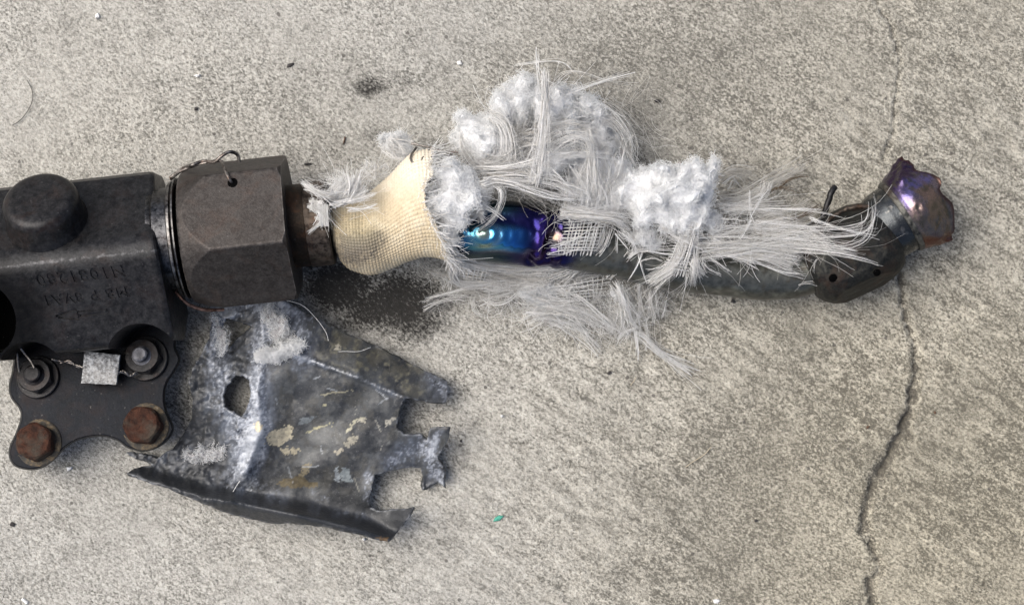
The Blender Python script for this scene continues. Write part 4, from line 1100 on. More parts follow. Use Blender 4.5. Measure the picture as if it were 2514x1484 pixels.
T(c10, [(950, 850), (1060, 920), (1165, 992)], 9, 3, (29, 28, 25), r=.08)
T(c10, [(930, 900), (1000, 960), (1085, 1005)], 9, 3, (29, 27, 24), r=.08)
T(c10, [(1020, 720), (1080, 770)], 12, 5, (30, 30), r=.10, wav=.2)
T(c10, [(1050, 440), (1230, 420), (1380, 345), (1520, 270), (1750, 150)], 70, (14, 20), (14, 16, 15, 12, 8), r=.055, mat=M_FIB_GREY)
T(c10, [(1040, 480), (1250, 440), (1400, 370), (1440, 270)], 50, 16, (16, 18, 17), r=.06)
T(c10, [(1060, 260), (1200, 205), (1360, 240)], 40, 16, (10, 8, 5), r=.045, mat=M_FIB_GREY)
T(c10, [(1080, 300), (1180, 230), (1270, 300)], 20, 16, (10, 8, 5), r=.045)
T(c10, [(1100, 525), (1300, 500), (1570, 538)], 26, (9, 6), (24, 24, 22), r=.08)
T(c10, [(1060, 520), (1250, 480), (1420, 470), (1620, 460)], 40, 12, (20, 20, 18), r=.06)
T(c10, [(1330, 600), (1480, 540), (1640, 490), (1780, 410)], 26, 8, (18, 17, 14), r=.05, mat=M_FIB_GREY)
T(c10, [(1300, 690), (1480, 650), (1650, 590), (1855, 480)], 50, 16, (26, 24, 20, 18), r=.05, mat=M_FIB_GREY)
T(c10, [(1560, 500), (1700, 495), (1855, 510)], 6, 3, (22, 22), r=.07)
T(c10, [(1500, 345), (1600, 270), (1680, 242), (1770, 240)], 9, 2.5, (16, 15, 13), r=.07, mat=M_FIB_BROWN)
T(c10, [(1420, 370), (1530, 328), (1650, 345)], 8, 2.5, (16, 15), r=.07, mat=M_FIB_BROWN)
T(c10, [(1560, 620), (1700, 560), (1850, 460)], 14, 6, (24, 23, 21), r=.08, mat=M_FIB_BROWN)
T(c10, [(1310, 570), (1270, 650), (1218, 735)], 8, 3, (31, 31, 30), r=.08, wav=.3)
T(c10, [(1415, 360), (1370, 450), (1300, 590)], 6, 3, (26, 28, 31), r=.08, wav=.3)
T(c10, [(1300, 330), (1308, 530), (1355, 665)], 7, 4, (22, 28, 30), r=.06)
T(c10, [(1760, 560), (1850, 615)], 6, 3, (28, 28), r=.08)
T(c10, [(1000, 570), (1180, 575), (1275, 578)], 6, 2.5, (27, 27), r=.07)
T(c10, [(1030, 690), (1250, 660), (1500, 640)], 40, 14, (28, 27, 24), r=.06)
T(c12, [(0, 725), (300, 742), (600, 732), (850, 700), (950, 620), (972, 500), (950, 395)], 14, (14, 5), (29, 30, 32, 33, 32, 30, 26), r=.065)
T(c12, [(380, 800), (700, 832), (900, 772), (970, 650), (985, 500)], 10, (12, 5), (30, 34, 35, 34, 31), r=.065)
T(c12, [(100, 690), (450, 700), (700, 690), (900, 640), (965, 540)], 10, (16, 6), (30, 32, 34, 34), r=.055)
T(c12, [(450, 600), (700, 682), (1000, 740)], 7, (4, 2), (33, 36, 36), r=.07, wav=.2)
T(c12, [(0, 530), (300, 526), (600, 562), (770, 602)], 4, 2, (26, 32, 35), r=.06, wav=.2)
T(c12, [(0, 810), (300, 852), (600, 885), (850, 932), (1050, 992)], 14, (10, 2), (28, 30, 34, 35, 33), r=.065)
T(c12, [(0, 770), (400, 792), (700, 850), (850, 880)], 30, (16, 6), (28, 31, 34, 34), r=.055)
T(c12, [(50, 740), (350, 700), (500, 740), (650, 830)], 40, 14, (29, 31, 33), r=.05)
T(c12, [(0, 690), (200, 640), (380, 660)], 60, (26, 16), (28, 28, 27), r=.05)
T(c12, [(0, 640), (150, 600), (330, 620)], 50, (20, 14), (26, 26, 24), r=.05, mat=M_FIB_GREY)
T(c12, [(0, 880), (200, 1000), (430, 1075)], 8, 3, (27, 24, 22), r=.07)
T(c12, [(545, 900), (492, 970), (500, 1060), (590, 1130)], 4, 2.5, (30, 29, 27, 24), r=.06)
T(c12, [(720, 940), (600, 1052)], 2, 1, (31, 29), r=.06)
T(c12, [(270, 1185), (430, 1130), (590, 1110)], 2, 1.5, (20, 23, 25), r=.06)
T(c12, [(590, 890), (700, 950), (830, 1030)], 2, 1, (32, 31, 30), r=.05)
# frayed end of the sleeve by the big nut
T(c7, [(20, 500), (130, 570), (270, 630)], 36, (5, 8), (44, 46, 46), r=.085)
T(c7, [(40, 540), (140, 590), (260, 640)], 22, (6, 6), (44, 46, 46), r=.07)
T(c7, [(150, 640), (130, 700), (180, 740), (220, 840)], 40, 10, (45, 46, 46), r=.08)
for p, q in (((100, 745), (200, 705)), ((110, 800), (200, 770)), ((60, 920), (210, 800)), ((60, 700), (190, 680)), ((80, 650), (190, 665)), ((70, 720), (180, 700))):
    T(c7, [p, ((p[0] + q[0]) / 2, (p[1] + q[1]) / 2 + 2), q], 18, (3.5, 3), (43, 45, 46), r=.09, wav=.3, fray=.08)
for k in range(5):
    T(c7, [(170 + k * 14, 680), (168 + k * 15, 770), (175 + k * 14, 860)], 12, 3, (46, 46.5, 46), r=.10, wav=.3, fray=.05)
T(c7, [(220, 870), (180, 960), (130, 1030)], 4, 4, (44, 40, 36), r=.06)
T(c7, [(390, 640), (440, 560), (490, 400)], 40, (8, 5), (46, 48, 48), r=.08, fray=.05)
T(c7, [(370, 630), (410, 540), (420, 460)], 24, 5, (46, 48, 48), r=.09, fray=.05)
T(c7, [(400, 650), (480, 610), (560, 560)], 24, 6, (46, 47, 47), r=.08)
T(c7, [(240, 690), (400, 660), (560, 620), (620, 590)], 30, 6, (47, 47.5, 47.5, 48), r=.08)
T(c7, [(380, 730), (500, 720), (640, 690)], 18, 6, (47, 47.5, 48), r=.07)
T(c7, [(270, 610), (310, 520), (260, 410)], 60, 26, (44, 44, 42), r=.05)
T(c7, [(290, 600), (360, 500), (340, 400)], 50, 22, (45, 45, 43), r=.055)
T(c7, [(490, 420), (560, 440), (620, 480)], 40, 20, (32, 33, 33), r=.055)
T(c7, [(600, 470), (610, 400), (610, 340)], 12, 4, (32, 32, 30), r=.07)
T(c7, [(640, 400), (690, 370), (710, 400), (660, 440), (640, 450)], 10, 4, (28, 28, 28), r=.08)
T(c7, [(640, 450), (740, 430), (850, 360)], 10, 4, (30, 32, 36), r=.07)
T(c7, [(660, 240), (760, 310), (860, 330)], 10, 3, (28, 30, 33), r=.08)
T(c7, [(700, 170), (770, 220), (850, 300)], 50, 24, (24, 26, 30), r=.06)
T(c7, [(720, 140), (790, 190), (860, 250)], 40, 20, (24, 27, 30), r=.065)
T(c7, [(500, 430), (560, 380), (560, 330)], 16, 12, (30, 30, 28), r=.05)
T(c7, [(1000, 640), (1100, 680), (1130, 800), (1090, 960)], 50, 14, (46, 46, 44, 40), r=.065)
T(c7, [(1150, 720), (1140, 850), (1110, 980)], 24, 8, (46, 44, 40), r=.075)
T(c7, [(1180, 940), (1240, 1040), (1300, 1130), (1340, 1180)], 60, 12, (38, 34, 28, 22), r=.075)
# loose hairs through the whole mass
for (n, x, y, rx, ry, z, L, mt) in ((160, 1330, 340, 170, 140, (14, 40), 16, M_FIB), (140, 1400, 740, 240, 70, (3, 16), 14, M_FIB), (120, 1640, 540, 170, 70, (26, 38), 12, M_FIB), (80, 1860, 600, 160, 50, (26, 33), 15, M_FIB), (90, 1300, 330, 150, 130, (18, 42), 14, M_FIB), (70, 1470, 420, 110, 90, (16, 40), 14, M_FIB), (80, 1280, 720, 170, 60, (4, 18), 12, M_FIB), (80, 1480, 760, 130, 70, (2, 12), 13, M_FIB),
                             (50, 1700, 560, 130, 60, (28, 36), 11, M_FIB), (60, 1900, 580, 130, 60, (24, 34), 14, M_FIB_GREY), (40, 1090, 500, 60, 90, (40, 48), 9, M_FIB), (35, 860, 490, 60, 50, (30, 40), 8, M_FIB),
                             (26, 1300, 230, 150, 60, (10, 34), 12, M_FIB_GREY), (30, 1560, 830, 110, 60, (1, 5), 12, M_FIB_GREY), (40, 1380, 560, 70, 60, (32, 40), 10, M_FIB), (24, 1560, 300, 60, 90, (4, 16), 14, M_FIB_GREY)):
    stray(n, x, y, rx, ry, z, L, mat=mt, r=.042)

# open net scraps of cloth
def net(conv, quad, z, nu, nv, per=5, r=.08, jit=.35, bulge=2.0):
    q = [P(*conv(x, y), zz) for (x, y), zz in zip(quad, z)]
    def at(u, v): return (1 - u) * (1 - v) * q[0] + u * (1 - v) * q[1] + u * v * q[2] + (1 - u) * v * q[3]
    m = 16; t = np.linspace(0, 1, m); paths = []
    for d in range(2):
        n = nu if d == 0 else nv
        for i in range(n):
            s = (i + .5 + RNG.normal() * .08) / n
            for _ in range(per):
                a, b = -.06 - RNG.random() * .1, 1.06 + RNG.random() * .1
                tt = a + (b - a) * t
                pts = np.array([at(s, x) if d == 0 else at(x, s) for x in tt])
                pts[:, 2] += bulge * np.sin(np.pi * np.clip(tt, 0, 1)) + .25 * np.cos(np.pi * (tt * (nv if d == 0 else nu)) + np.pi * i + d * np.pi)
                pts += RNG.normal(size=3) * jit * .35 + np.outer(np.sin(t * 5 + RNG.random() * 6), RNG.normal(size=3)) * jit * .25
                paths.append(pts)
    pth = np.array(paths); pth[..., 2] = np.maximum(pth[..., 2], .4)
    v, f = tubes(pth, np.full(pth.shape[:2], r))
    return mesh_obj("net_scrap", v, f, M_FIB, sleeve, angle=180)
net(c9, [(380, 600), (620, 650), (590, 740), (370, 710)], (22, 20, 14, 15), 7, 5)
net(c9, [(1230, 320), (1480, 310), (1420, 520), (1180, 520)], (34, 34, 30, 31), 9, 8)
net(c9, [(880, 650), (1180, 640), (1100, 780), (860, 740)], (16, 17, 12, 12), 9, 7, per=3)
net(c11, [(0, 250), (620, 150), (560, 400), (180, 420)], (15, 15, 10, 10), 9, 6, per=3, r=.06)
net(c9, [(560, 750), (880, 720), (860, 800), (600, 830)], (12, 13, 9, 8), 10, 4, per=3)
net(c10, [(790, 640), (890, 650), (800, 980), (640, 960)], (33, 33, 28, 28), 8, 15, per=6, r=.085, jit=.3)
T(c10, [(840, 650), (790, 800), (720, 920), (620, 1010), (510, 1085)], 110, (12, 14), (33, 31, 29, 27, 22), r=.075)
T(c10, [(872, 650), (872, 850), (866, 1000), (862, 1120)], 40, 9, (33, 30, 29, 18), r=.06)
T(c10, [(800, 970), (812, 1050), (800, 1140)], 6, 4, (28, 26, 18), r=.07)
net(c8, [(1180, 620), (1330, 620), (1330, 880), (1160, 800)], (36, 36, 36, 36), 7, 9, per=3, r=.05)

# ---------------------------------------------------------------- torn metal bracket
BR_OUT = [(513, 748), (600, 735), (690, 732), (735, 758), (839, 812), (921, 846), (999, 887), (1055, 913), (1096, 932), (1099, 960), (1096, 984), (1059, 986), (1020, 980), (995, 976), (984, 1000), (979, 1021), (973, 1047), (992, 1067), (1033, 1066), (1044, 1082),
          (1059, 1051), (1080, 1046), (1105, 1045), (1104, 1070), (1090, 1100), (1073, 1121), (1082, 1138), (1089, 1160), (1088, 1196), (1074, 1180), (1060, 1188), (1040, 1198), (1034, 1148), (1006, 1146), (958, 1155), (921, 1166), (910, 1203), (906, 1244),
          (930, 1254), (958, 1249), (1018, 1244), (995, 1282), (975, 1308), (954, 1330), (898, 1315), (794, 1292), (727, 1286), (665, 1283), (572, 1262), (510, 1241), (430, 1206), (348, 1178), (311, 1161), (340, 1146), (376, 1140), (320, 1118), (308, 1108), (330, 1108), (384, 1125), (424, 1100), (452, 1062), (470, 1024), (473, 978), (462, 935), (480, 890), (495, 868), (513, 831), (518, 790)]
BR_HOLE1 = [(566, 935), (580, 922), (597, 922), (611, 935), (615, 960), (610, 990), (602, 1010), (594, 1022), (580, 1020), (562, 1008), (549, 995), (547, 970), (552, 950)]
BR_HOLE2 = [(553, 782), (585, 788), (618, 800), (600, 818), (575, 838), (560, 858), (554, 830), (549, 800)]
def inside(px, py, poly):
    r = np.zeros(px.shape, bool); q = np.array(poly, float); x1, y1 = q.T; x2, y2 = np.roll(x1, -1), np.roll(y1, -1)
    for a, b, c, d in zip(x1, y1, x2, y2):
        if b == d: continue
        r ^= ((b > py) != (d > py)) & (px < (c - a) * (py - b) / (d - b) + a)
    return r
def nearest_on(pts, poly):
    q = np.array(poly, float); best = np.full(len(pts), 1e18); out = pts.copy()
    for a, b in zip(q, np.roll(q, -1, 0)):
        ab = b - a; t = np.clip(((pts - a) @ ab) / (ab @ ab), 0, 1); c = a + t[:, None] * ab
        d = ((pts - c) ** 2).sum(1); m = d < best; best[m] = d[m]; out[m] = c[m]
    return out, np.sqrt(best)
def jagged(poly, amp, step=9):
    q = np.array(poly, float); out = []
    for a, b in zip(q, np.roll(q, -1, 0)):
        n = max(1, int(np.linalg.norm(b - a) / step))
        for k in range(n):
            p = a + (b - a) * k / n; out.append(p)
    out = np.array(out); e = np.c_[out * .06, np.zeros(len(out))]
    return out + np.stack([fbm(e + 3, 3) - .5, fbm(e + 30, 3) - .5], -1) * amp * 2

def seg_d(px, py, pts):
    q = np.array(pts, float); P2 = np.stack([px, py], -1); d = np.full(px.shape, 1e9)
    for a, b in zip(q[:-1], q[1:]):
        ab = b - a; t = np.clip(((P2 - a) @ ab) / (ab @ ab), 0, 1)
        d = np.minimum(d, np.linalg.norm(P2 - (a + t[..., None] * ab), axis=-1))
    return d

def build_bracket():
    br = empty("torn_bracket", P(740, 1040, 0)); tag(br, "torn dark metal bracket with white corrosion and two holes, lying beside the valve flange", "bracket")
    out, h1, h2 = jagged(BR_OUT, 4.5), jagged(BR_HOLE1, 2.5, 6), jagged(BR_HOLE2, 2.5, 6)
    st = 3.0
    gx = np.arange(296, 1120, st); gy = np.arange(722, 1342, st); nx, ny = len(gx), len(gy)
    X, Y = np.meshgrid(gx, gy, indexing='ij')
    cx, cy = X[:-1, :-1] + st / 2, Y[:-1, :-1] + st / 2
    k = inside(cx, cy, out) & ~inside(cx, cy, h1) & ~inside(cx, cy, h2)
    i, j = np.nonzero(k)
    f = np.stack([i * ny + j, i * ny + j + 1, (i + 1) * ny + j + 1, (i + 1) * ny + j], -1)
    # boundary verts snap onto the outlines
    cnt = np.zeros(nx * ny, int); np.add.at(cnt, f.ravel(), 1)
    used = np.unique(f); bnd = used[cnt[used] < 4]
    xy = np.stack([X, Y], -1).reshape(-1, 2)
    pb = xy[bnd]; c0, d0 = nearest_on(pb, out); c1_, d1_ = nearest_on(pb, h1); c2_, d2_ = nearest_on(pb, h2)
    pick = np.argmin(np.stack([d0, d1_, d2_]), 0); tgt = np.choose(pick[:, None], [c0, c1_, c2_]); ok = np.minimum.reduce([d0, d1_, d2_]) < 4
    xy[bnd[ok]] = tgt[ok]
    re = -np.ones(nx * ny, int); re[used] = np.arange(len(used)); F = re[f]; q = xy[used]; x, y = q.T
    # height field by smooth interpolation through a few survey points (mm)
    ctl = np.array([(513, 750, 10), (600, 738, 13), (690, 734, 14), (760, 770, 12), (840, 815, 8), (920, 848, 6), (1000, 888, 5), (1090, 932, 5), (1095, 980, 7), (1000, 970, 13), (880, 915, 17), (735, 872, 18), (650, 860, 17), (900, 870, 11), (980, 915, 10),
                    (800, 850, 13), (985, 1020, 12), (850, 1000, 12.5), (720, 980, 11.5), (720, 1080, 10.5), (850, 1090, 11), (960, 1090, 12), (1040, 1080, 9), (1080, 1060, 14), (1100, 1050, 16), (1060, 1110, 8), (1085, 1150, 7), (1045, 1190, 3),
                    (640, 900, 15), (630, 1000, 16), (615, 1080, 15), (590, 1160, 12), (560, 960, 13), (540, 900, 14), (500, 950, 7), (480, 1020, 5), (540, 1060, 9), (560, 860, 10), (530, 790, 12), (450, 1100, 3.5), (390, 1130, 4), (310, 1110, 2), (311, 1161, 6),
                    (430, 1150, 4), (520, 1160, 5), (600, 1200, 4), (700, 1210, 5), (800, 1225, 6), (900, 1245, 6), (760, 1170, 7), (880, 1180, 9), (640, 1150, 7), (910, 1200, 10),
                    (420, 1196, 5), (566, 1229, 6), (730, 1262, 7), (880, 1298, 6), (665, 1281, 6), (958, 1252, 8), (1015, 1245, 16), (990, 1280, 13), (955, 1328, 7), (930, 1275, 7)], float)
    def K(a, b): 
        r = np.linalg.norm(a[:, None] - b[None], axis=2); return r
    A = K(ctl[:, :2], ctl[:, :2]) + np.eye(len(ctl)) * 3.0; n = len(ctl)
    B = np.block([[A, np.ones((n, 1))], [np.ones((1, n)), np.zeros((1, 1))]])
    w = np.linalg.solve(B, np.r_[ctl[:, 2], 0]); z = K(q, ctl[:, :2]) @ w[:-1] + w[-1]
    e = np.c_[q, np.zeros(len(q))]
    ridge = 1.3 * np.exp(-(seg_d(x, y, [(640, 735), (645, 850), (632, 960), (640, 1060), (600, 1170)]) / 12) ** 2) + 1.0 * np.exp(-(seg_d(x, y, [(700, 855), (735, 874), (860, 920), (990, 974)]) / 7) ** 2)
    left = smooth(640, 600, x)
    rimp = [(311, 1160), (380, 1184), (420, 1196), (500, 1221), (566, 1231), (650, 1248), (730, 1264), (800, 1279), (880, 1299), (954, 1326)]
    rd = seg_d(x, y, rimp); ry = np.interp(x, [a for a, b in rimp], [b for a, b in rimp]); inn = y < ry
    hgt = np.interp(x, [311, 400, 520, 700, 850, 960], [3, 8, 14, 16, 14, 9])
    wall = hgt * np.where(inn, np.exp(-(rd / 19) ** 2), np.exp(-(rd / 34) ** 2)) * (x < 1000)
    z = z + ridge + (fbm(e * .010, 2) - .5) * 5.0 + (fbm(e * .03 + 8, 2) - .5) * .7 + left * (fbm(e * .06 + 4, 4) - .5) * 3.0 + (fbm(e * .11, 3) - .5) * .28 + wall
    z = np.maximum(z, 1.8)
    V = np.array([P(a, b, c) for (a, b), c in zip(q, z)])
    o = mesh_obj("bracket_plate", V, F[:, ::-1].copy(), M_BRACKET, br, angle=60)
    if o.data.polygons[0].normal.z < 0: o.data.flip_normals()
    md = o.modifiers.new("plate", 'SOLIDIFY'); md.thickness = .0013; md.offset = -1
    n1 = fbm(e * .045, 4); n2 = fbm(e * .12 + 9, 4); n3 = fbm(e * .3 + 2, 3); n4 = fbm(e * .018 + 7, 3)
    col = np.zeros((len(q), 3)); col[:] = (0.026, 0.028, 0.031)
    def put(m, c3):
        nonlocal col
        col = col * (1 - np.clip(m, 0, 1)[:, None]) + np.array(c3) * np.clip(m, 0, 1)[:, None]
    face = smooth(630, 680, x) * smooth(1240, 1180, y)
    put(face * smooth(.42, .58, n4) * .85, (0.070, 0.073, 0.073))
    put(face * smooth(.5, .62, n1) * .7, (0.046, 0.045, 0.040))
    put(face * smooth(.60, .72, n2) * .4, (0.10, 0.105, 0.105))
    flap = (seg_d(x, y, [(840, 840), (1000, 915)]) < 70) * smooth(0, 14, (x - 731) * .39 - (y - 872))
    put(flap * smooth(.4, .6, n1) * .8, (0.075, 0.073, 0.062)); put(flap * smooth(.55, .68, n2) * .7, (0.15, 0.14, 0.10))
    # white corrosion bloom
    dr = seg_d(x, y, [(520, 770), (530, 830), (540, 900), (545, 960), (570, 1030), (600, 1090)]); dr2 = seg_d(x, y, [(560, 760), (600, 745), (660, 750), (640, 850), (630, 960), (640, 1060), (600, 1160)])
    blo = 1.0 * np.exp(-(dr / 48) ** 2) + 1.15 * np.exp(-(dr2 / 34) ** 2) + .9 * np.exp(-(seg_d(x, y, [(690, 740), (740, 790), (735, 872)]) / 45) ** 2) + .75 * np.exp(-(seg_d(x, y, [(700, 858), (735, 874), (860, 920), (985, 972)]) / 9) ** 2)
    blo += .9 * np.exp(-(seg_d(x, y, [(1060, 930), (1090, 960)]) / 26) ** 2) + .9 * np.exp(-(seg_d(x, y, [(960, 1130), (1010, 1100), (1050, 1085)]) / 32) ** 2) + 1.0 * np.exp(-(seg_d(x, y, [(1060, 1140), (1080, 1180)]) / 30) ** 2) + .9 * np.exp(-(seg_d(x, y, [(905, 1170), (900, 1220)]) / 18) ** 2)
    blo += .6 * np.exp(-(seg_d(x, y, [(540, 1180), (620, 1195), (680, 1220)]) / 30) ** 2) + .6 * np.exp(-(seg_d(x, y, [(770, 1205), (800, 1225)]) / 20) ** 2) + .55 * np.exp(-(seg_d(x, y, [(320, 1112), (420, 1140), (480, 1100)]) / 30) ** 2) + .5 * np.exp(-(seg_d(x, y, [(760, 1250), (900, 1265)]) / 12) ** 2) + .7 * np.exp(-(seg_d(x, y, [(1080, 1055), (1060, 1110)]) / 10) ** 2)
    nz = .5 * n2 + .35 * n3 + .15 * n1
    sm = fbm(np.stack([x * .05 + y * .012, y * .016 - x * .004, 0 * x], -1) + 6, 4)       # smeared along the ridge
    put(np.clip(blo, 0, 1) * smooth(.38, .58, sm) * .8, (0.080, 0.088, 0.105))
    put(np.clip(blo, 0, 1) * smooth(.50, .66, .6 * sm + .4 * n2) * .75, (0.15, 0.17, 0.205))
    put(smooth(.0, .20, blo * .42 + nz - .72) * .75, (0.095, 0.105, 0.125))
    put(smooth(.03, .16, blo * .42 + (.4 * n2 + .6 * n3) - .84) * .8, (0.24, 0.26, 0.30))
    put(smooth(.10, .22, blo * .42 + (.3 * n2 + .7 * n3) - .90) * .7, (0.38, 0.40, 0.43))
    # chips of old primer
    for poly, c3 in (([(652, 1085), (660, 1060), (700, 1050), (706, 1044), (716, 1046), (714, 1075), (700, 1082), (690, 1094), (668, 1090)], (.42, .38, .28)), ([(700, 1040), (718, 1048), (716, 1070), (702, 1062)], (.5, .45, .32)), ([(690, 1100), (705, 1092), (712, 1110), (700, 1120)], (.40, .36, .26)),
                     ([(715, 1098), (738, 1096), (728, 1112), (716, 1116)], (.38, .34, .24)), ([(624, 1040), (636, 1034), (646, 1048), (636, 1060), (626, 1056)], (.62, .55, .40)), ([(726, 1178), (748, 1140), (764, 1136), (758, 1158), (740, 1178)], (.21, .18, .12)),
                     ([(680, 1180), (730, 1168), (780, 1185), (776, 1196), (700, 1196), (682, 1188)], (.13, .105, .06)), ([(846, 1090), (862, 1066), (882, 1068), (866, 1086), (852, 1100)], (.30, .28, .22)), ([(822, 1110), (838, 1098), (842, 1108), (828, 1120)], (.36, .33, .26)),
                     ([(818, 1150), (832, 1144), (836, 1180), (824, 1182)], (.27, .30, .32)), ([(838, 1148), (858, 1146), (864, 1180), (840, 1182)], (.22, .25, .26)), ([(884, 1025), (898, 1020), (894, 1035), (884, 1040)], (.45, .42, .33)), ([(950, 1030), (972, 1022), (970, 1030), (948, 1045)], (.4, .38, .32)),
                     ([(820, 852), (832, 846), (834, 858), (824, 862)], (.5, .47, .38)), ([(792, 990), (800, 988), (800, 996), (794, 998)], (.5, .47, .3)), ([(920, 1320), (950, 1318), (955, 1330), (930, 1326)], (.16, .10, .05)), ([(640, 1010), (644, 1004), (648, 1010)], (.5, .5, .5)),
                     ([(785, 965), (868, 955), (868, 958), (785, 969)], (.30, .28, .2)), ([(750, 1058), (790, 1045), (815, 1036), (816, 1040), (790, 1050), (752, 1062)], (.34, .32, .2)), ([(850, 1058), (868, 1030), (900, 1022), (872, 1036), (856, 1062)], (.40, .38, .28)), ([(732, 1042), (740, 1026), (776, 1018), (756, 1040)], (.17, .19, .2))):
        m = inside(x + (n3 - .5) * 22, y + (n2 - .5) * 16, poly).astype(float)
        put(m, np.array(c3) * .72)
    # scratches
    rs = np.random.default_rng(3)
    for _ in range(12):
        a = np.array([rs.uniform(650, 970), rs.uniform(900, 1230)]); an = rs.choice([1.5, .2, -.6, 1.2]) + rs.normal() * .25; L = rs.uniform(10, 42)
        b = a + L * np.array([math.cos(an), math.sin(an)])
        put((seg_d(x + (n3 - .5) * 8, y, [a, b]) < 1.5) * rs.uniform(.3, .8), rs.choice([(.34, .33, .28), (.28, .3, .32)]))
    put(np.exp(-(seg_d(x, y, [(735, 874), (860, 918), (985, 972)]) / 2.6) ** 2) * smooth(.46, .62, n3) * .8, (.40, .41, .42))
    do_ = np.minimum(nearest_on(q, out)[1], nearest_on(q, h1)[1])
    put(smooth(5, 0, do_) * smooth(.42, .6, n2) * .75, (.20, .21, .225))
    color_attr(o, col)
    return br
def mat_bracket():
    q = NT("corroded_bracket_metal")
    c = q.attr("tint", True)
    n1 = q.noise(700, 5, .65); n2 = q.noise(1900, 2, .6)
    c = q.mix(q.ramp(n1, (.34, .4), (.55, 0.0)), c, (.016, .017, .019))
    c = q.mix(q.ramp(n2, (.62, 0), (.74, .16)), c, (.5, .5, .5))
    return q.fin(c, q.ramp(n1, (.3, .36), (.7, .66)), .25, q.bump(q.math('ADD', n1, q.math('MULTIPLY', n2, .4)), .0002, .6))
M_BRACKET = mat_bracket()
BR = build_bracket()

# ---------------------------------------------------------------- wads of white wool
def mat_wool(name, c1, c2):
    q = NT(name)
    n = q.noise(260, 5, .65); n2 = q.noise(1300, 3, .6)
    soil = q.noise(70, 4, .65)
    c = q.ramp(n, (.3, c2), (.55, c1)); c = q.mix(q.ramp(soil, (.54, 0), (.74, .35)), c, (.45, .43, .40)); c = q.mix(q.ramp(n2, (.3, .22), (.5, 0)), c, tuple(x * .6 for x in c2))
    tr = q.add("ShaderNodeBsdfTranslucent"); q.l.new(c, tr.inputs[0])
    mx = q.add("ShaderNodeMixShader"); mx.inputs[0].default_value = .35
    q.fin(c, .95, 0.0, q.bump(q.math('ADD', n, q.math('MULTIPLY', n2, .5)), .0010, .5), spec=.1)
    q.l.new(q.b.outputs[0], mx.inputs[1]); q.l.new(tr.outputs[0], mx.inputs[2]); q.l.new(mx.outputs[0], q.out.inputs[0])
    return q.m
M_WOOL = mat_wool("white_ceramic_wool", (0.94, 0.945, 0.95), (0.84, 0.85, 0.855))
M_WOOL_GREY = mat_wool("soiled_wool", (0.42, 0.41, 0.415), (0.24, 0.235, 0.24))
M_FUZZ = mat_fibre("wool_fuzz", (0.85, 0.86, 0.86), (0.93, 0.935, 0.935), (0.97, 0.97, 0.97), rough=1.0, spec=.04)

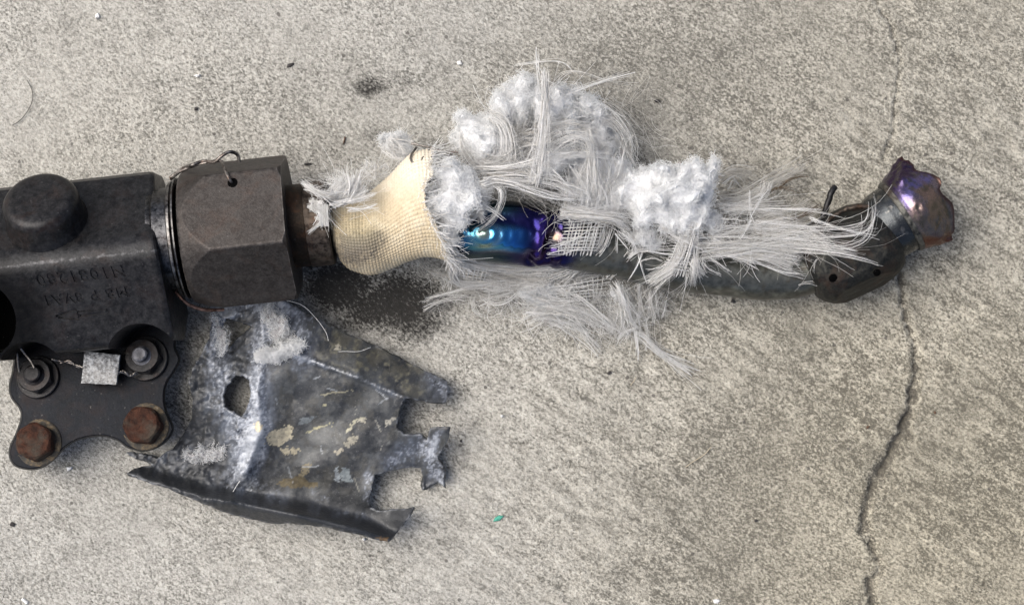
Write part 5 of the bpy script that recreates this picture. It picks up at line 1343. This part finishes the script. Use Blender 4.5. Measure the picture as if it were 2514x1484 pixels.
def wad(label, blobs, mat=None, fuzz=500, lump=2.0, voxel=.75, flen=2.6, seed=0, name="wool_wad"):
    """blobs: (x, y, z_mm, rx, ry, rz_mm) layout; one welded, lumpy body with a nap of fine hairs"""
    mat = mat or M_WOOL
    lump = lump * .72
    rs = np.random.default_rng(seed + 100)
    bm_ = bmesh.new()
    many = []
    for (x, y, z, rx, ry, rz) in blobs:        # a core and torn flat shreds round it
        many.append((x, y, z, rx * .72, ry * .72, rz * .72))
        for _ in range(8):
            a = rs.uniform(0, 6.28); d = rs.uniform(.35, .95); e = rs.uniform(.3, .62); q = rs.uniform(.4, 1.0)
            many.append((x + rx * d * math.cos(a), y + ry * d * math.sin(a), z + rz * rs.uniform(-.5, .55), max(rx * e, 5), max(ry * e * q, 4), max(rz * rs.uniform(.25, .5), 1.0)))
    for (x, y, z, rx, ry, rz) in many:
        c = P(x, y, z)
        ret = bmesh.ops.create_icosphere(bm_, subdivisions=2, radius=1.0)
        rot = Matrix.Rotation(rs.uniform(0, 3.1), 3, 'Z') @ Matrix.Rotation(rs.uniform(-.5, .5), 3, 'X')
        for v in ret['verts']:
            d = rot @ Vector((v.co.x * rx * S, v.co.y * ry * S, v.co.z * rz))
            p = np.array([c[0] + d.x, c[1] + d.y, max(c[2] + d.z, .6)])
            v.co = p / 1000 * 10     # ten times life size while it is welded
    me = bpy.data.meshes.new("w"); bm_.to_mesh(me); bm_.free()
    t = bpy.data.objects.new("w", me); scene.collection.objects.link(t)
    md = t.modifiers.new("weld", 'REMESH'); md.mode = 'VOXEL'; md.voxel_size = voxel / 100
    bpy.context.view_layer.update(); me2 = eval_mesh(t); bpy.data.objects.remove(t)
    nv = len(me2.vertices); co = np.empty(nv * 3, np.float32); me2.vertices.foreach_get("co", co); co = co.reshape(-1, 3).astype(float) * 100
    no = np.empty(nv * 3, np.float32); me2.vertex_normals.foreach_get("vector", no); no = no.reshape(-1, 3).astype(float)
    n1 = fbm(co * .16 + seed, 3) - .5; n2 = fbm(co * .45 + seed * 2, 3) - .5; n3 = fbm(co * 1.5, 2) - .5
    d = -0.7 + lump * (2.2 * n1 + .7 * n2) + .4 * n3
    sw = np.stack([fbm(co * .15 + k * 9 + seed, 2) - .5 for k in range(3)], -1) * 5
    new = co + no * d[:, None] + sw; new[:, 2] = np.maximum(new[:, 2], .5)
    fl = np.array([tuple(p.vertices) for p in me2.polygons]) if all(len(p.vertices) == 4 for p in me2.polygons) else [tuple(p.vertices) for p in me2.polygons]
    bpy.data.meshes.remove(me2)
    lo = new.min(0); hi = new.max(0)
    root = mesh_obj(name, new, fl, mat, None, angle=180)
    tag(root, label, "wool wad", "wads of white insulation wool")
    if fuzz:
        # matted fine fibre lying every way over the body, a few ends standing out
        fuzz = int(fuzz * 5.0); idx = rs.integers(0, nv, fuzz); m = 5; tt = np.linspace(0, 1, m)[None, :, None]
        nn = no[idx]; dr = rs.normal(size=(fuzz, 3)); dr -= nn * (dr * nn).sum(1, keepdims=True) * rs.choice([1.0, 1.0, .6, .2], fuzz)[:, None]; dr /= np.linalg.norm(dr, axis=1, keepdims=True)
        L = flen * (.5 + rs.random((fuzz, 1, 1)) * 1.1); cur = rs.normal(size=(fuzz, 1, 3)) * .55
        lift = rs.random((fuzz, 1, 1)) ** 1.5 * 1.9
        pth = new[idx][:, None] + nn[:, None] * lift + L * (dr[:, None] * (tt - .5) + cur * (tt - .5) ** 2)
        pth[..., 2] = np.maximum(pth[..., 2], .4)
        v, f = tubes(pth, np.full((fuzz, m), .05) * (.5 + rs.random((fuzz, 1))))
        mesh_obj("fuzz_hair", v, f, M_FUZZ, root, angle=180)
    return root

wad("big bright fluffy wad lying over the pipe, whitest of the wool", [(1600, 440, 30, 50, 42, 9), (1660, 470, 33, 62, 52, 11), (1720, 450, 30, 42, 40, 9), (1745, 425, 28, 24, 26, 7), (1690, 520, 32, 52, 40, 9), (1620, 505, 31, 60, 42, 8), (1560, 475, 30, 66, 36, 7), (1505, 490, 29, 58, 30, 6), (1755, 410, 27, 14, 18, 5), (1690, 430, 30, 40, 26, 8), (1640, 545, 31, 32, 26, 5)], fuzz=1700, lump=1.7, seed=1)
wad("small flat tuft of wool tucked under the big fluffy wad's lower corner", [(1745, 552, 27, 30, 20, 4), (1722, 540, 28, 20, 18, 4), (1765, 545, 26, 14, 14, 3)], fuzz=260, lump=.9, seed=2)
wad("small ragged wool tuft hanging below the big wad onto the dark pipe", [(1575, 575, 32, 28, 20, 4), (1595, 590, 30, 18, 14, 3)], fuzz=300, lump=1.0, seed=3)
wad("wool wad stuffed in the cream sleeve's torn mouth, greyed at its top", [(1100, 430, 44, 36, 34, 7), (1140, 440, 44, 36, 36, 7), (1085, 490, 45, 34, 34, 6), (1115, 510, 46, 36, 38, 6), (1150, 480, 45, 30, 30, 6), (1100, 560, 42, 22, 34, 5), (1065, 482, 44, 26, 16, 4)], fuzz=1000, lump=1.3, seed=4)
wad("round wool clump at the near side of the back heap, wrapped in strands", [(1150, 310, 16, 30, 28, 12), (1185, 340, 20, 48, 48, 16), (1215, 370, 21, 36, 36, 14), (1180, 385, 20, 34, 26, 12), (1150, 350, 18, 30, 32, 12)], fuzz=800, lump=1.7, seed=5)
wad("peaked wool wad at the very top of the back heap", [(1280, 205, 18, 30, 22, 10), (1255, 235, 20, 34, 30, 12), (1240, 265, 22, 34, 30, 12), (1285, 250, 22, 32, 30, 11), (1275, 285, 22, 32, 26, 10)], fuzz=800, lump=1.5, seed=6)
wad("broad pale wad right of the upright strand bundle in the back heap", [(1325, 250, 22, 24, 28, 10), (1370, 240, 18, 42, 24, 10), (1380, 280, 20, 60, 34, 13), (1430, 270, 18, 36, 36, 12), (1340, 285, 20, 34, 26, 11), (1320, 270, 24, 20, 22, 7)], fuzz=1000, lump=1.5, seed=7)
wad("narrow wool wad on the far edge of the back heap beside curled strands", [(1460, 310, 15, 30, 30, 11), (1480, 345, 15, 32, 30, 11), (1490, 372, 15, 26, 20, 9), (1500, 345, 13, 16, 12, 6)], fuzz=500, lump=1.4, seed=8)
wad("thin bluish wool sheet between the back heap and the big wad", [(1450, 410, 22, 50, 34, 7), (1500, 420, 22, 50, 40, 8), (1480, 460, 25, 56, 36, 8), (1430, 455, 24, 40, 32, 7), (1530, 455, 24, 36, 36, 8), (1455, 500, 27, 44, 26, 6)], fuzz=900, lump=1.1, seed=9)
wad("small round wool puff in the middle of the back heap", [(1370, 400, 30, 24, 24, 6), (1385, 385, 30, 18, 16, 5)], fuzz=260, lump=.9, seed=10)
wad("little wool tuft at the far corner of the sleeve by the stitching wires", [(975, 355, 20, 26, 20, 7), (990, 372, 22, 20, 18, 7), (958, 345, 17, 14, 12, 5)], fuzz=450, lump=1.0, seed=11)
wad("wispy wool tuft on the sleeve's near end above the cut strands", [(845, 470, 33, 30, 24, 4), (830, 488, 34, 20, 18, 3.5), (870, 460, 33, 18, 16, 3)], fuzz=500, lump=.8, seed=12)
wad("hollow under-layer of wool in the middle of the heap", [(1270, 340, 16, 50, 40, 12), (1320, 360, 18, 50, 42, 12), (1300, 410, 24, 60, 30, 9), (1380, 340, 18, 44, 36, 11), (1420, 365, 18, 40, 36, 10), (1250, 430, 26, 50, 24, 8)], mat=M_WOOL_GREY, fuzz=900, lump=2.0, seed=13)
wad("grey matted wool pad lying on the bracket below the big nut", [(675, 785, 17, 28, 34, 4), (695, 805, 17, 28, 28, 4), (665, 765, 16, 18, 16, 3.5)], mat=M_WOOL_GREY, fuzz=260, lump=.7, seed=14, flen=1.6)
wad("ragged white wool scrap spreading over the bracket's fold", [(670, 870, 20, 36, 16, 2.4), (700, 855, 20, 26, 18, 2.6), (722, 850, 20, 16, 16, 2.2), (650, 880, 19, 22, 12, 2)], fuzz=420, lump=.7, seed=15, flen=2)
wad("thin grey wool streak along the bracket's edge above the oval hole", [(528, 790, 14.5, 10, 22, 2), (535, 825, 14, 12, 24, 2), (548, 850, 14, 12, 18, 2)], mat=M_WOOL_GREY, fuzz=120, lump=.5, seed=16, flen=1.4)
wad("flat grey wool scrap on the bracket near the rusty bolt", [(505, 1105, 9, 34, 18, 2.2), (530, 1112, 9, 24, 14, 2), (480, 1115, 8, 20, 12, 2)], mat=M_WOOL_GREY, fuzz=180, lump=.6, seed=17, flen=1.6)
wad("shredded wool in the frayed cloth under the blue pipe", [(1300, 710, 11, 26, 16, 4), (1330, 715, 11, 26, 18, 4), (1325, 740, 8, 18, 14, 4)], fuzz=300, lump=.9, seed=18)
wad("lowest tiny wool crumb caught among the hanging strands", [(1506, 722, 13, 8, 6, 1.6), (1500, 718, 13, 6, 5, 1.4)], fuzz=40, lump=.3, seed=19, flen=1)

# ---------------------------------------------------------------- crumbs and flakes on the slab
def plain(name, c, rough=.8):
    q = NT(name); n = q.noise(900, 4, .6); cc = q.ramp(n, (.3, tuple(x * .6 for x in c)), (.7, c))
    return q.fin(cc, rough, 0, q.bump(n, .0003, .6))
M_CHIP = {'dark': plain("dark_flake", (.03, .027, .026)), 'white': plain("white_crumb", (.82, .82, .80)), 'brown': plain("rust_flake", (.11, .06, .035)), 'green': plain("green_paint", (.06, .30, .22)), 'tan': plain("tan_straw", (.42, .36, .26))}
def chip(label, px, py, w, h, ang, mat, th=.9, seed=0, name="flake"):
    rs = np.random.default_rng(seed + 40); n = 9
    a = np.sort(rs.random(n) * 6.28); rr = .65 + .5 * rs.random(n)
    c = P(px, py, 0); ca, sa = math.cos(math.radians(ang)), math.sin(math.radians(ang))
    ring = []
    for k in range(n):
        u, v = rr[k] * math.cos(a[k]) * w / 2 * S, rr[k] * math.sin(a[k]) * h / 2 * S
        ring.append((c[0] + u * ca - v * sa, c[1] + u * sa + v * ca))
    V = [(x, y, .25) for x, y in ring] + [(c[0] + (x - c[0]) * .8, c[1] + (y - c[1]) * .8, .3 + th * (.6 + .4 * rs.random())) for x, y in ring] + [(c[0], c[1], .4 + th)]
    F = [(k, (k + 1) % n, n + (k + 1) % n, n + k) for k in range(n)] + [(n + k, n + (k + 1) % n, 2 * n) for k in range(n)] + [tuple(range(n))[::-1]]
    o = mesh_obj(name, V, F, M_CHIP[mat], None, angle=30, recalc=True)
    tag(o, label, "crumb" if mat == 'white' else "flake", "crumbs and flakes on the slab")
    return o
D = [("angular dark flake between the top edge and the big nut", 712, 160, 22, 15, 20, 'dark'), ("white pebble-like crumb just left of the wool heap's tip", 1128, 155, 15, 13, 30, 'white'), ("white sliver on the open slab above the valve body", 485, 186, 20, 9, 10, 'white'), ("small dark grain above the coupling nut", 481, 268, 13, 9, 40, 'dark'),
     ("dark flake on open slab beyond the wool heap", 1613, 249, 18, 9, 10, 'dark'), ("brown rust flake just above the big fluffy wad", 1673, 402, 18, 14, -20, 'brown'), ("white crumb nearest the upper edge above the valve", 240, 40, 16, 13, 60, 'white'), ("green paint chip on the slab below the bracket's torn end", 1224, 1271, 30, 13, 30, 'green'),
     ("black flake caught on the lowest frayed strands", 1467, 797, 14, 22, 25, 'dark'), ("white crumb below the flange between its rusty bolts", 172, 1147, 20, 16, 20, 'white'), ("dark grain at the edge below the flange", 30, 1286, 16, 12, 20, 'dark'), ("rust speck on the slab close beside the crack", 2295, 1012, 11, 8, 0, 'brown'),
     ("rust speck before the crack's bend", 2130, 1048, 11, 9, 40, 'brown'), ("dark fleck in the open slab below the collar", 1855, 1276, 11, 9, 0, 'dark'), ("dark fleck under the hanging strands", 1495, 914, 13, 11, 15, 'dark'), ("dark fleck beside the bracket's curled tab", 1131, 1081, 9, 8, 0, 'dark'),
     ("dark sliver lying between the big nut and the sleeve's far tuft", 757, 402, 24, 6, 5, 'dark'), ("brown splinter near the sooty spot above the sleeve", 846, 345, 6, 26, -15, 'brown'), ("white crumb touching the bracket's lower tip", 893, 1322, 11, 9, 0, 'white'), ("white crumb at the bottom edge of the slab", 1758, 1475, 20, 16, 10, 'white'),
     ("white crumb in the bottom corner below the flange", 62, 1473, 22, 15, -30, 'white'), ("tiny white chip on the slab beyond the bracket's torn notch", 1232, 1020, 9, 8, 0, 'white'), ("dark bit just under the pipe's bend", 1800, 738, 14, 16, 20, 'dark')]
for k, (lb, x, y, w, h, a, mt) in enumerate(D): chip(lb, x, y, w, h, a, mt, th=1.1 if mt == 'white' else .7, seed=k, name="white_crumb" if mt == 'white' else "flake")
tag(wire("curled_hair", [P(66, 196, .9), P(78, 220, .8), P(80, 245, .9), P(68, 272, .8), P(50, 295, .8), P(30, 308, .8)], .13, M_CHIP['dark'], None, m=30, sides=5), "thin dark curled hair lying by the slab's upper edge", "hair")
tag(wire("straw_fibre", [P(1683, 1146, .8), P(1705, 1130, 1.0), P(1728, 1116, 1.2), P(1746, 1096, .9)], .16, M_CHIP['tan'], None, m=20, sides=5), "short pale straw-like fibre lying alone on the open slab", "fibre")
tag(wire("straw_fibre", [P(1548, 945, .8), P(1556, 935, 1.0), P(1562, 925, .9)], .14, M_CHIP['tan'], None, m=12, sides=5), "tiny pale fibre below the longest hanging strand", "fibre")
tag(wire("loose_thread", [P(690, 734, 17), P(740, 748, 16.5), P(775, 780, 15.5), P(800, 815, 14.5), P(806, 836, 14)], .07, M_CHIP['white'], None, m=30, sides=5), "single white thread draped over the bracket's far edge", "thread")
tag(wire("loose_thread", [P(785, 866, 14.8), P(840, 862, 13.8), P(880, 862, 12.8), P(910, 852, 11.5)], .07, M_CHIP['white'], None, m=30, sides=5), "fine white thread lying across the bracket's sloping flap", "thread")
tag(wire("loose_thread", [P(572, 1206, 9), P(585, 1185, 9), P(600, 1167, 9.5)], .11, M_CHIP['white'], None, m=12, sides=5), "short white thread inside the bracket's curved rim", "thread")
